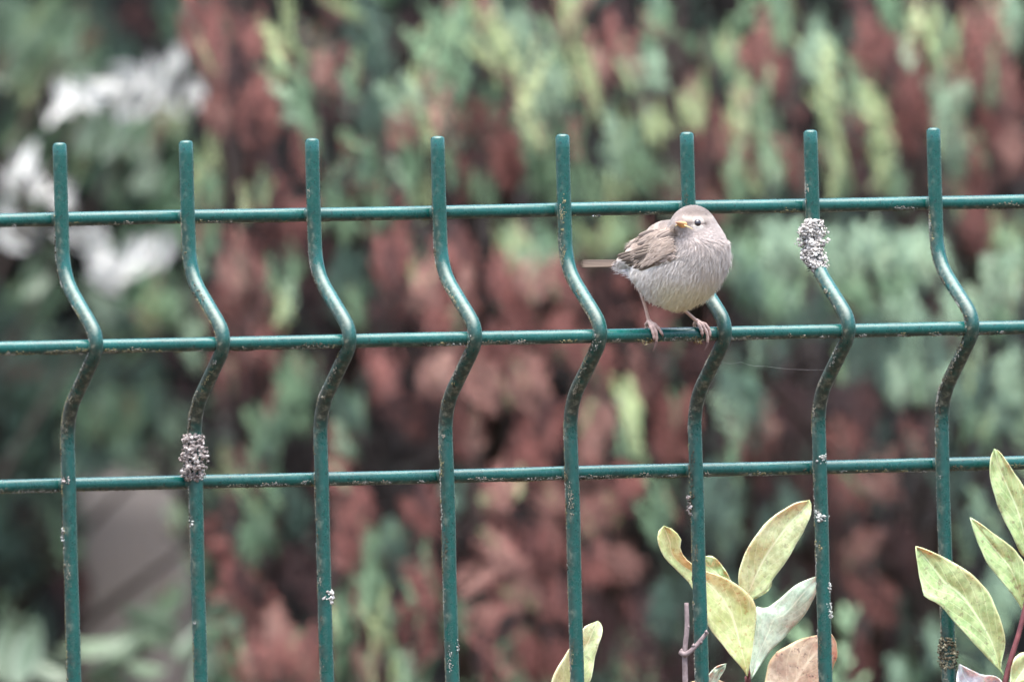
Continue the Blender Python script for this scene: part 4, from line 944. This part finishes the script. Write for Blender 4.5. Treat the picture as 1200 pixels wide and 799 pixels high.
# clumps seen in the photograph: shrub, x, y, half width, half height, foliage, number of shoots, lean in degrees (clockwise), depth
BL_ = '''
A 60 40 60 40 b 8 35 2.0|A 60 70 60 40 g 8 45 1.95|A 20 30 30 40 b 5 40 1.95|A 25 90 35 35 g 5 40 2.0|A 95 80 40 30 b 5 30 1.9|A 30 110 25 20 l 2 40 1.9|A 110 20 25 20 t 4 20 2.1|A 140 60 30 30 t 6 25 2.1
A 165 25 20 20 m 3 20 2.0|A 200 25 30 25 g 4 10 2.0|A 100 160 60 30 g 6 50 1.95|A 30 160 35 30 g 6 45 2.0|A 80 190 50 30 g 5 40 1.95|A 15 20 30 30 g 6 40 1.95|A 80 20 40 25 g 6 40 1.95|A 165 165 35 25 g 6 30 1.8|A 210 140 20 18 l 2 20 1.8
A 130 215 50 25 t 6 30 2.05|A 45 350 45 30 g 6 40 1.95|A 30 380 40 20 t 5 40 2.0|A 130 375 30 25 g 4 20 1.9|A 195 370 30 35 l 3 0 1.8|A 190 350 35 30 g 4 10 1.8|A 30 450 50 40 t 10 30 2.0
A 45 430 40 10 m 3 60 1.95|A 145 490 40 35 g 6 15 1.9|A 200 480 35 35 t 5 0 1.9|A 165 460 25 30 t 5 10 2.0|A 40 530 50 30 t 6 20 2.0|A 230 400 20 30 b 2 5 1.8|A 20 600 40 50 t 5 0 2.05|A 60 640 35 50 m 4 0 2.1
A 235 590 12 30 g 2 -8 1.75|A 240 650 14 40 g 3 -8 1.75|A 60 520 70 25 t 6 40 1.95
A 100 548 45 22 t 9 40 1.9|A 190 545 35 18 g 6 30 1.9|A 150 530 40 20 t 6 20 1.9|A 222 600 10 40 b 3 0 1.85|A 85 610 16 50 t 7 0 2.0|A 90 680 18 40 m 6 0 2.0|A 60 560 40 30 t 6 20 2.0|A 205 700 25 20 g 4 50 1.8|A 40 480 60 60 t 14 20 2.0|A 30 620 45 60 t 8 0 2.05|A 110 450 50 40 t 8 20 1.95|A 120 480 40 30 g 5 15 1.9|A 60 400 50 20 t 6 40 1.95
B 250 20 35 30 r 6 -10 1.45|B 245 55 25 25 r 5 0 1.4|B 285 60 25 40 m 5 5 1.5|B 255 75 22 20 p 3 0 1.4|B 265 120 25 25 r 5 0 1.45|B 255 145 15 15 p 2 0 1.4|B 250 200 28 45 l 4 10 1.45|B 245 225 25 30 g 4 10 1.45|B 305 45 20 25 r 4 0 1.4|B 310 130 22 40 r 7 10 1.4|B 285 150 20 30 m 4 0 1.5
B 335 40 14 45 l 3 -15 1.35|B 350 95 14 45 g 4 -15 1.35|B 365 140 16 35 g 3 -12 1.35|B 400 10 30 14 l 2 -40 1.4|B 380 45 28 30 m 4 0 1.6|B 390 85 22 18 p 4 10 1.4|B 395 130 20 25 m 4 0 1.6|B 435 40 20 45 t 6 5 1.45|B 440 120 22 45 t 7 5 1.45|B 430 190 24 40 g 5 5 1.4|B 450 200 20 35 t 4 5 1.45|B 415 85 10 30 g 2 8 1.35
B 475 40 28 28 m 4 0 1.65|B 360 185 20 20 r 4 0 1.4|B 310 200 20 30 m 4 0 1.5|B 300 230 25 20 l 2 0 1.4|B 395 215 25 25 t 3 10 1.5|B 345 250 30 20 r 5 15 1.4|B 395 250 25 20 g 3 5 1.4|B 410 260 15 25 g 2 5 1.4
B 300 330 25 45 r 9 10 1.4|B 265 360 20 30 r 5 0 1.45|B 285 325 15 15 p 3 10 1.38|B 335 355 12 25 l 3 15 1.35|B 340 320 25 30 g 4 5 1.4|B 375 320 20 50 m 5 0 1.55|B 410 330 22 35 t 5 0 1.4|B 420 360 18 25 g 4 0 1.38|B 310 400 30 25 r 6 20 1.4|B 270 430 25 25 p 3 0 1.5|B 280 450 25 30 m 4 0 1.5
B 345 470 28 40 g 9 0 1.4|B 365 440 20 25 g 4 0 1.38|B 315 500 25 35 g 4 5 1.4|B 410 500 22 30 b 3 0 1.38|B 415 480 25 35 t 5 0 1.4|B 385 430 20 25 m 3 0 1.6|B 400 525 25 18 r 5 10 1.4|B 310 570 28 35 g 7 5 1.4|B 305 625 22 35 g 5 0 1.42|B 350 600 25 40 t 4 0 1.5|B 345 660 30 40 m 4 0 1.55|B 275 560 15 40 p 2 5 1.6|B 275 650 14 40 r 3 5 1.5|B 270 720 20 30 b 2 30 1.6
B 445 250 20 40 g 3 5 1.4|B 245 275 30 30 g 4 10 1.45|B 240 300 20 30 b 2 10 1.45
C 520 60 25 50 g 6 10 1.4|C 505 125 28 40 l 5 15 1.35|C 535 100 25 40 g 5 10 1.35|C 475 115 18 25 b 4 -20 1.35|C 485 195 20 35 g 5 -5 1.35|C 500 225 20 25 l 2 -5 1.35|C 545 20 20 30 g 3 0 1.4|C 560 30 12 40 l 3 -20 1.33|C 590 60 14 45 l 4 -18 1.33|C 570 60 12 30 m 2 -15 1.5|C 575 10 12 15 r 2 0 1.4|C 482 155 14 14 r 3 0 1.33|C 550 140 25 22 r 5 0 1.42|C 565 180 25 30 m 6 0 1.5|C 595 170 16 35 r 5 0 1.4|C 565 225 30 22 g 3 30 1.4|C 530 170 20 40 g 3 10 1.4
C 590 20 20 25 t 4 0 1.45|C 625 45 25 35 b 3 0 1.38|C 625 45 25 40 t 4 0 1.42|C 645 105 22 35 b 4 0 1.36|C 672 35 10 55 l 4 4 1.33|C 690 100 12 50 l 4 5 1.33|C 610 90 14 45 l 3 5 1.36|C 630 140 14 55 l 3 8 1.36|C 640 175 22 45 g 6 5 1.38|C 660 220 22 35 g 4 5 1.38|C 660 60 16 40 g 3 5 1.4|C 605 190 20 35 r 6 0 1.4|C 640 210 14 18 m 3 0 1.5|C 680 180 14 45 g 4 5 1.36
C 730 55 20 30 r 4 10 1.42|C 725 30 22 25 m 4 0 1.55|C 710 80 18 30 p 3 5 1.45|C 770 20 22 35 g 4 0 1.38|C 770 75 22 30 b 5 10 1.34|C 745 90 20 30 g 4 0 1.36|C 760 120 22 25 m 4 0 1.55|C 775 140 18 25 l 4 10 1.33|C 815 120 18 30 l 5 5 1.33|C 730 165 22 35 b 4 5 1.36|C 755 195 25 35 g 6 5 1.36|C 720 215 22 25 l 3 0 1.36|C 700 225 20 30 g 3 0 1.38|C 800 50 20 25 m 3 0 1.6|C 830 80 22 25 m 4 0 1.55|C 850 60 20 25 g 3 0 1.36|C 860 60 16 25 l 2 0 1.34|C 870 130 14 40 l 4 3 1.34|C 845 140 16 22 m 3 0 1.6|C 825 165 14 14 r 3 0 1.36|C 860 165 18 22 r 4 0 1.4|C 835 210 30 30 m 5 0 1.5|C 880 200 18 40 g 4 0 1.38|C 845 240 35 20 p 3 0 1.45
C 605 285 28 25 l 4 -10 1.34|C 650 285 28 25 g 5 5 1.36|C 620 300 20 25 b 4 -15 1.34|C 700 285 28 25 l 4 5 1.36|C 735 275 25 20 g 3 0 1.36|C 870 300 30 30 g 5 0 1.36
D 920 20 25 35 g 6 0 1.42|D 960 60 22 30 b 5 0 1.38|D 975 110 9 50 l 5 0 1.33|D 982 175 12 30 l 4 0 1.33|D 935 100 25 40 m 5 0 1.55|D 910 60 14 50 r 4 0 1.42|D 1010 25 22 30 m 5 0 1.5|D 1030 60 28 30 r 7 0 1.42|D 1085 35 22 35 l 6 5 1.34|D 1050 20 22 35 g 4 0 1.38|D 1110 45 20 35 l 4 10 1.36|D 1035 120 9 55 l 4 0 1.34|D 1040 185 9 40 l 3 0 1.34|D 1005 110 20 40 g 4 0 1.4|D 1000 165 22 40 m 6 0 1.55|D 1065 90 22 40 r 8 5 1.38|D 1085 125 20 30 r 6 0 1.38|D 1060 160 22 30 r 5 0 1.42|D 1150 30 22 30 p 4 0 1.38|D 1165 60 25 50 r 9 0 1.4|D 1185 130 22 50 r 8 0 1.4|D 1160 190 25 40 r 7 0 1.4|D 1190 170 18 25 p 3 0 1.36|D 1115 120 28 30 b 5 20 1.36|D 1125 170 22 35 b 4 5 1.36|D 1130 90 20 25 p 2 0 1.38|D 1130 225 35 20 p 3 0 1.42|D 1050 215 25 22 g 4 0 1.38|D 915 180 22 40 g 5 0 1.38|D 985 215 20 22 l 3 20 1.36|D 940 190 12 25 r 3 0 1.42|D 1010 210 20 18 m 3 0 1.5|D 1195 30 14 35 b 3 0 1.4|D 895 130 16 40 g 3 0 1.42|D 1150 260 14 35 r 5 0 1.38|D 1180 270 22 25 l 3 0 1.38
E 920 290 30 30 b 6 25 1.18|E 970 300 32 30 b 7 -20 1.16|E 1030 290 35 28 b 7 20 1.16|E 1090 300 32 30 b 7 -20 1.16|E 1060 330 35 28 g 7 10 1.2|E 1000 345 35 30 g 7 -15 1.2|E 920 345 32 28 g 6 10 1.2|E 950 375 30 25 t 4 0 1.24|E 1070 370 28 28 b 5 15 1.18|E 1130 360 30 30 b 5 -25 1.18|E 1180 320 28 28 b 6 20 1.16|E 1170 370 28 25 g 5 0 1.2|E 890 330 28 30 t 4 0 1.25|E 1110 400 30 25 t 4 0 1.22|E 1020 390 35 20 t 4 0 1.24|E 1070 445 30 28 b 5 10 1.18|E 1060 430 30 28 t 5 0 1.22|E 1140 460 35 30 t 6 0 1.22|E 1130 440 30 25 b 3 30 1.18|E 1150 500 30 30 g 5 0 1.2|E 1190 440 20 35 b 3 15 1.2|E 1180 480 25 30 t 4 0 1.22|E 910 410 28 25 t 4 0 1.25|E 1150 620 35 35 t 7 0 1.22|E 1180 700 30 40 b 4 0 1.2|E 1170 680 35 40 t 5 0 1.22|E 1120 560 30 30 t 4 0 1.25|E 1100 750 25 30 b 3 0 1.2|E 1150 770 30 25 t 4 0 1.22|E 1050 790 20 14 b 2 0 1.2|E 870 470 30 45 t 8 0 1.25|E 850 600 30 45 t 8 5 1.24|E 930 600 25 35 t 5 0 1.25|E 790 720 28 35 t 6 0 1.24|E 775 600 22 35 g 4 0 1.22|E 900 640 30 30 t 4 0 1.25|E 845 700 35 40 t 4 0 1.25|E 1000 420 25 20 t 3 0 1.25|E 860 540 20 30 g 2 0 1.22
G 470 300 28 30 r 8 10 1.3|G 500 330 20 25 p 5 15 1.26|G 540 300 25 25 r 6 -10 1.3|G 590 330 25 25 r 7 15 1.3|G 520 375 28 22 r 7 10 1.3|G 465 360 20 30 m 4 0 1.4|G 450 440 20 25 r 6 0 1.28|G 520 440 25 22 p 7 20 1.26|G 570 455 28 30 p 7 -15 1.26|G 590 410 28 25 r 7 0 1.3|G 520 405 25 16 m 3 0 1.4|G 500 490 25 30 m 4 0 1.42|G 550 500 25 30 r 5 0 1.3|G 470 480 20 25 m 3 0 1.4|G 545 345 25 25 r 5 0 1.3
G 630 330 25 22 p 6 10 1.26|G 670 330 25 25 r 6 0 1.3|G 620 370 25 25 r 6 0 1.3|G 660 400 28 25 r 7 10 1.3|G 620 450 26 25 p 7 0 1.26|G 640 500 28 25 r 8 10 1.28|G 700 420 25 30 r 7 0 1.3|G 700 490 22 25 p 6 0 1.26|G 690 540 22 20 p 5 0 1.26|G 745 480 11 45 l 6 5 1.22|G 745 520 14 25 g 3 0 1.24|G 710 350 28 28 m 6 0 1.42|G 770 430 30 30 m 7 0 1.36|G 800 480 28 30 r 6 0 1.32|G 790 520 28 22 r 5 0 1.32|G 820 420 25 22 m 4 0 1.4|G 780 390 25 18 r 4 0 1.32|G 690 310 20 16 m 3 0 1.4
G 360 775 38 32 r 14 10 1.28|G 310 770 28 28 r 8 0 1.3|G 330 740 22 22 p 4 0 1.26|G 420 600 22 25 r 6 0 1.3|G 415 645 22 25 r 5 0 1.3|G 400 560 20 20 r 4 0 1.3|G 435 680 18 40 g 6 5 1.26|G 405 730 20 25 g 5 0 1.26|G 450 730 18 30 l 4 5 1.26|G 445 640 14 30 g 3 5 1.28|G 470 650 18 30 t 4 0 1.36|G 435 780 20 20 p 3 0 1.28|G 500 600 20 30 r 7 0 1.28|G 505 680 20 35 r 7 0 1.28|G 490 740 20 25 r 4 0 1.3|G 470 785 20 18 g 3 0 1.26|G 540 725 20 25 g 4 0 1.28|G 535 570 14 25 t 3 0 1.3|G 545 635 22 35 m 3 0 1.5|G 590 570 20 25 p 6 20 1.24|G 590 645 22 25 p 6 -20 1.24|G 560 680 20 18 p 4 60 1.24|G 575 722 22 16 p 5 60 1.24|G 580 770 25 25 m 4 0 1.4|G 290 690 18 35 m 4 0 1.45|G 380 690 20 30 m 4 0 1.4
G 620 540 28 22 r 7 0 1.28|G 650 590 30 25 p 7 0 1.26|G 700 600 28 25 p 8 10 1.25|G 740 570 22 25 r 6 0 1.28|G 640 640 28 25 r 8 0 1.28|G 700 655 28 25 r 7 0 1.28|G 730 660 22 22 p 6 -30 1.25|G 620 690 25 28 p 6 0 1.26|G 660 710 26 28 r 7 0 1.28|G 620 760 25 25 r 6 0 1.28|G 705 720 22 25 m 5 0 1.36|G 720 770 25 25 m 5 0 1.36|G 660 770 25 25 r 5 0 1.3|G 610 790 15 20 m 3 0 1.42|G 750 720 20 30 m 4 0 1.38|G 760 780 22 22 r 3 0 1.32
G 930 480 30 28 m 7 0 1.34|G 1000 475 32 30 m 7 0 1.34|G 890 520 25 25 r 5 0 1.3|G 905 500 20 20 p 2 0 1.28|G 1000 520 30 25 r 4 0 1.34|G 1000 570 25 22 r 5 0 1.3|G 1040 562 22 20 p 3 0 1.28|G 960 560 25 25 m 4 0 1.38|G 1012 640 22 16 p 4 50 1.28|G 1000 610 30 25 m 5 0 1.38|G 1030 700 28 28 r 6 -30 1.3|G 1000 665 30 28 m 5 0 1.4|G 1060 640 28 35 m 5 0 1.38|G 1010 780 28 28 r 5 -20 1.32|G 1060 740 25 30 m 4 0 1.38|G 940 700 28 30 m 4 0 1.4|G 900 560 25 20 m 3 0 1.36|G 860 760 30 30 m 4 0 1.4|G 1080 520 28 22 m 4 0 1.36
'''
br = random.Random(21)
MIX = {'d': 'm', 'g': 'lbtr', 'l': 'ggbp', 't': 'gmb', 'b': 'gtl', 'r': 'pmmg', 'p': 'rrl', 'm': 'rrt'}
for item in BL_.replace('\n', '|').split('|'):
    f = item.split()
    if not f: continue
    sh, (cx, cy, rx, ry), key, n, ang, y = f[0], map(float, f[1:5]), f[5], int(f[6]), float(f[7]), float(f[8])
    sh = SH[next(nm for lim, nm in SPLIT[sh] if cx < lim)]
    kk = (9.0 + y) / 9.0 / 3200
    for k in range(max(1, int(round(n * 2.7)))):
        a = br.uniform(0, 2 * PI); r = math.sqrt(br.random()) * 0.75
        L = max(0.018, ry * kk * br.uniform(1.0, 2.0))
        px = cx + math.cos(a) * r * rx; py = cy + math.sin(a) * r * ry
        p = W(px, py, y + br.uniform(-0.05, 0.07)); aa = R(ang + br.gauss(0, 16))
        q = Quaternion((0, 1, 0), aa) @ Vector((0, 0, 1)); p = p - q * L * 0.5
        k2 = key if br.random() < 0.8 else br.choice(MIX[key])
        sh.spray(p, k2, L, aa, br.gauss(-0.4, 0.25))
        if k == 0 and br.random() < 0.3: sh.limb(p)

# beyond the picture the same shrubs go on, and near-black sprays paint inner shade into the gaps
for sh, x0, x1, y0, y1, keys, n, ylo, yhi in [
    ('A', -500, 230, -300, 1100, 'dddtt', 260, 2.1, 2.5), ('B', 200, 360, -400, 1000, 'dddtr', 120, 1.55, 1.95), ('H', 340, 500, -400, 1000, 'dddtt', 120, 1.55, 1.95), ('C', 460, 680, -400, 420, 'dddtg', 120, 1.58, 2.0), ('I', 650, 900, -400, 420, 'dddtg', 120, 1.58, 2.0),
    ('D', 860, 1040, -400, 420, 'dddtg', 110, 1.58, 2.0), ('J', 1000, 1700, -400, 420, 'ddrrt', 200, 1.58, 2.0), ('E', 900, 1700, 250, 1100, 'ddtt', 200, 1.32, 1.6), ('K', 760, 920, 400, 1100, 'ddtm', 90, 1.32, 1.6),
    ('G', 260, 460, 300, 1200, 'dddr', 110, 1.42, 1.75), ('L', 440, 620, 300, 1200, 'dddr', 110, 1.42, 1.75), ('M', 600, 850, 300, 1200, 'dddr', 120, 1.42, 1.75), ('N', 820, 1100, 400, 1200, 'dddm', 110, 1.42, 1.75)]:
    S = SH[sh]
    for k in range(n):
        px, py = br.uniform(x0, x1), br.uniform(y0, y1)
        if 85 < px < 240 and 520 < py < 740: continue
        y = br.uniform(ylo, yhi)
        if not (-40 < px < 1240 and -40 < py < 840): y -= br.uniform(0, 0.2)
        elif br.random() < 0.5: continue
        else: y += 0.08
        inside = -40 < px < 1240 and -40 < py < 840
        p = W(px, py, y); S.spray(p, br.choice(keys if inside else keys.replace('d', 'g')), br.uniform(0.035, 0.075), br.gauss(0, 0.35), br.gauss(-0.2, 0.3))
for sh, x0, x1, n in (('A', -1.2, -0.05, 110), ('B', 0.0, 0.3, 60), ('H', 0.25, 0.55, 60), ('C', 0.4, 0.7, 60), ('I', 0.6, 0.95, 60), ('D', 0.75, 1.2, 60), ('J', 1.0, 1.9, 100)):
    S = SH[sh]; S.n = max(S.n, 290)         # unseen crown foliage added overhead to shade the shrubs' insides
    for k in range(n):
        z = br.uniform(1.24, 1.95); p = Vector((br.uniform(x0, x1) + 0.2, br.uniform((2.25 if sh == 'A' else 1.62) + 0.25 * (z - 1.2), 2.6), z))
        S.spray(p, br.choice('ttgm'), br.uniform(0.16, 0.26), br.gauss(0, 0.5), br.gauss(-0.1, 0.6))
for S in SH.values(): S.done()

# dense hedge farther back: lumpy mass of inner needles, coloured near-black for shade, with shoots on its face
hb = W(600, 400, 2.75); hb.z = 0
hedge = empty('conifer_hedge', hb); tag(hedge, 'dark dense conifer hedge closing the view behind all the shrubs', 'hedge')
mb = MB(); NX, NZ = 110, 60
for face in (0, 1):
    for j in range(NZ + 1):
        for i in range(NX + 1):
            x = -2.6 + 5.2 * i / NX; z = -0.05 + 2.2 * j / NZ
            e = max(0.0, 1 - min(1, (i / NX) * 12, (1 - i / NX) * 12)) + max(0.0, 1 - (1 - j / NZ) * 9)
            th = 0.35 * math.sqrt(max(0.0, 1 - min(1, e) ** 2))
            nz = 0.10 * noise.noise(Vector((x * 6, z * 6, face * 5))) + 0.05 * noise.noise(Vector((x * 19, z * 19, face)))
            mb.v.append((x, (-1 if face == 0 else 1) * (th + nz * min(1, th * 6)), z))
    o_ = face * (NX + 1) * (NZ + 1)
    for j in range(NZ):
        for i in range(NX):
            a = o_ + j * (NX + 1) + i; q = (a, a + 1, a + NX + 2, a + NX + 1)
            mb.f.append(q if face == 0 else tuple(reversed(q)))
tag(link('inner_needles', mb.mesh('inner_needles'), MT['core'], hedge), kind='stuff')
for key in 'tmg':
    mb = MB()
    for k in range(260):
        x, z = br.uniform(-2.5, 2.0), br.uniform(0.3, 1.9); me = br.choice(SIMPLE[key]); L = br.uniform(0.08, 0.16)
        M = Matrix.Translation((x, -0.36 + 0.1 * noise.noise(Vector((x * 6, z * 6, 0))), z)) @ (Quaternion((0, 1, 0), br.gauss(0, .5)) @ Quaternion((1, 0, 0), br.gauss(0.5, .3))).to_matrix().to_4x4() @ Matrix.Scale(L, 4)
        b = len(mb.v); mb.v += [M @ v.co for v in me.vertices]; mb.c += [tuple(x.color)[:3] for x in me.color_attributes['Col'].data]; mb.f += [tuple(b + i for i in p.vertices) for p in me.polygons]
    tag(link('foliage', mb.mesh('foliage'), F[key], hedge), kind='stuff')

# weathered wooden stake showing through the gap at the lower left
p_ = W(160, 640, 2.2); pw = 0.054
mb = MB(); N = 40
sp = empty('wooden_stake', (p_.x, p_.y, 0)); tag(sp, 'smooth grey-brown wooden stake in the gap at the lower left', 'stake')
rr = random.Random(3)
for i in range(N + 1):
    z = -0.1 + (W(160, 548, 2.2).z + 0.1) * i / N
    for k in range(16):
        a = 2 * PI * k / 16; r = pw / 2 * (1 + 0.03 * noise.noise(Vector((math.cos(a), math.sin(a), z * 3))))
        mb.v.append((math.cos(a) * r, math.sin(a) * r, z))
for i in range(N):
    for k in range(16): mb.f.append((i * 16 + k, i * 16 + (k + 1) % 16, (i + 1) * 16 + (k + 1) % 16, (i + 1) * 16 + k))
mb.f.append(tuple(N * 16 + k for k in range(16)))
link('shaft', mb.mesh('shaft'), MT['post_wood'], sp)

# white-edged broad-leaved shrub, left, and the low leafy bush under it: every leaf a piece of its own
def leaf_mesh(seed, w=0.42, fold=0.18, bend=0.25):
    rr = random.Random(seed); mb = MB(); N, M = 9, 4
    for i in range(N + 1):
        s = i / N; hw = w * 0.5 * math.sin(PI * min(1, s * 0.96 + 0.03)) ** 0.85
        for j in range(M + 1):
            v = j / M - 0.5
            mb.v.append(Vector((v * 2 * hw, -bend * s * s + fold * abs(v) * 2 * hw + 0.02 * math.sin(s * 9 + seed) * v, s))); mb.uv.append((s, j / M))
    for i in range(N):
        for j in range(M):
            k = i * (M + 1) + j; mb.f.append((k, k + 1, k + M + 2, k + M + 1))
    return mb.mesh('leaf')
def mat_var(name, rim, mid, w0, w1):
    M = Mat(name, 0.45, 0.4); uv = M.node('ShaderNodeUVMap'); sx = M.node('ShaderNodeSeparateXYZ'); M.l.new(uv.outputs[0], sx.inputs[0])
    av = M.math('ADD', M.math('ABSOLUTE', M.math('SUBTRACT', sx.outputs[1], 0.5)), M.math('MULTIPLY', M.noise(9, 2), 0.2))
    oi = M.node('ShaderNodeObjectInfo')
    c = M.mix(M.ramp(av, [(w0, (0, 0, 0)), (w1, (1, 1, 1))]), mid, rim)
    M.base(M.mix(1.0, c, M.ramp(oi.outputs['Random'], [(0, (0.9,) * 3), (1, (1.15,) * 3)]), 'MULTIPLY')); return M.m
WHITE_LEAF = mat_var('white_variegated_leaf', (0.54, 0.53, 0.515), (0.28, 0.33, 0.245), 0.14, 0.3)
GREEN_LEAF = mat_var('soft_green_leaf', (0.14, 0.18, 0.13), (0.075, 0.115, 0.07), 0.3, 0.55)
LM = {}
for nm, mt in (('w', WHITE_LEAF), ('g', GREEN_LEAF)):
    LM[nm] = [leaf_mesh(s, (0.24 if nm == 'w' else 0.30) + 0.05 * s) for s in range(3)]
    for me in LM[nm]: me.materials.append(mt)
def leafy(name, label, px, y, items, extra, seed, stems):
    b = W(px, 400, y); b.z = 0; root = empty(name, b); tag(root, label, 'shrub'); rr = random.Random(seed)
    for sx_, sy_ in stems:
        mb = MB(); e = W(sx_, sy_, y + 0.03) - b; mb.tube([(0, 0, -0.04), Vector((e.x * .15, e.y * .4 + 0.1, e.z * .7)), e], [0.0035, 0.0025, 0.001], 6); link('stem', mb.mesh('stem'), MT['bark'], root)
    for (cx, cy, L, ang, nm, k) in items:
        L *= 0.82 if nm == 'w' else 1.0; k += 3 if nm == 'w' and name == 'variegated_shrub' else 0
        for q in range(k):
            ll = L * (9 + y) / 9 / 3200 * rr.uniform(0.85, 1.1); aa = R(ang + rr.gauss(0, 28 if q else 4))
            d = Quaternion((0, 1, 0), aa) @ Vector((0, 0, 1))
            o = link('leaf', rr.choice(LM[nm]), None, root); o.location = W(cx + (rr.gauss(0, 11) if q else 0), cy + (rr.gauss(0, 9) if q else 0), y + rr.uniform(-.04, .04)) - b - d * ll * 0.5
            o.rotation_mode = 'QUATERNION'; o.rotation_quaternion = Quaternion((0, 1, 0), aa) @ Quaternion((0, 0, 1), rr.gauss(-0.3, 0.5)) @ Quaternion((1, 0, 0), rr.gauss(-0.45, 0.25)); o.scale = (ll,) * 3
    x0, x1, y0, y1, n = extra
    for k in range(n):
        ll = rr.uniform(45, 75) * (9 + y) / 9 / 3200
        o = link('leaf', rr.choice(LM['g' if rr.random() < 0.6 else 'w']), None, root); o.location = W(rr.uniform(x0, x1), rr.uniform(y0, y1), y + rr.uniform(0.0, .25)) - b
        o.rotation_euler = (rr.gauss(0.2, .5), rr.gauss(0, .9), rr.uniform(-1.5, 1)); o.scale = (ll,) * 3
leafy('variegated_shrub', 'shrub with white-edged pointed leaves at the left behind the fence', -330, 1.85, [
  (68, 105, 45, -15, 'w', 1), (105, 112, 60, -20, 'w', 2), (150, 96, 50, -35, 'w', 2), (186, 96, 60, 15, 'w', 2), (210, 65, 42, -20, 'w', 1), (224, 105, 45, 30, 'w', 1), (138, 125, 50, 0, 'w', 1), (165, 128, 45, 40, 'w', 1), (125, 100, 50, -60, 'w', 1), (200, 118, 45, 60, 'w', 1), (85, 120, 45, 30, 'w', 1), (175, 80, 40, -10, 'w', 1),
  (38, 198, 62, -12, 'w', 1), (24, 222, 60, -40, 'w', 1), (80, 232, 50, 35, 'w', 2), (5, 245, 50, -60, 'w', 1), (60, 215, 50, 20, 'w', 1), (12, 285, 60, -70, 'w', 2), (45, 240, 45, 0, 'g', 1),
  (95, 280, 55, -50, 'w', 2), (115, 290, 55, -30, 'w', 2), (148, 302, 60, 10, 'w', 2), (140, 318, 55, 60, 'w', 1), (180, 295, 45, 5, 'w', 1), (204, 283, 35, 20, 'w', 1), (165, 310, 45, 40, 'w', 1), (125, 325, 50, -70, 'w', 1), (60, 300, 45, -60, 'g', 1),
  (170, 160, 60, 40, 'g', 3), (210, 140, 50, 60, 'g', 2), (180, 208, 60, 50, 'g', 2), (110, 150, 60, -40, 'g', 3), (140, 175, 55, 70, 'g', 2), (190, 340, 50, 30, 'g', 2), (120, 350, 55, -40, 'g', 2), (215, 350, 45, 0, 'g', 2), (40, 330, 55, 40, 'g', 2)],
  (-420, -20, -100, 420, 60), 31, [(40, 230), (150, 310), (180, 120), (110, 110), (70, 60), (-150, 200)])
leafy('low_leafy_bush', 'low bush of soft pale green leaves at the bottom left corner', 120, 1.55, [
  (30, 765, 80, 20, 'g', 3), (60, 780, 70, -60, 'g', 2), (100, 745, 75, 70, 'g', 2), (150, 755, 80, 60, 'g', 3), (195, 735, 75, 70, 'g', 3), (225, 750, 70, 50, 'g', 2), (180, 770, 70, 90, 'g', 2), (20, 735, 60, -20, 'g', 2), (240, 780, 70, 40, 'g', 2), (130, 790, 70, 80, 'g', 2), (255, 715, 60, 60, 'g', 2)],
  (-400, 280, 800, 1050, 70), 32, [(30, 780), (150, 770), (220, 760), (100, 760)])
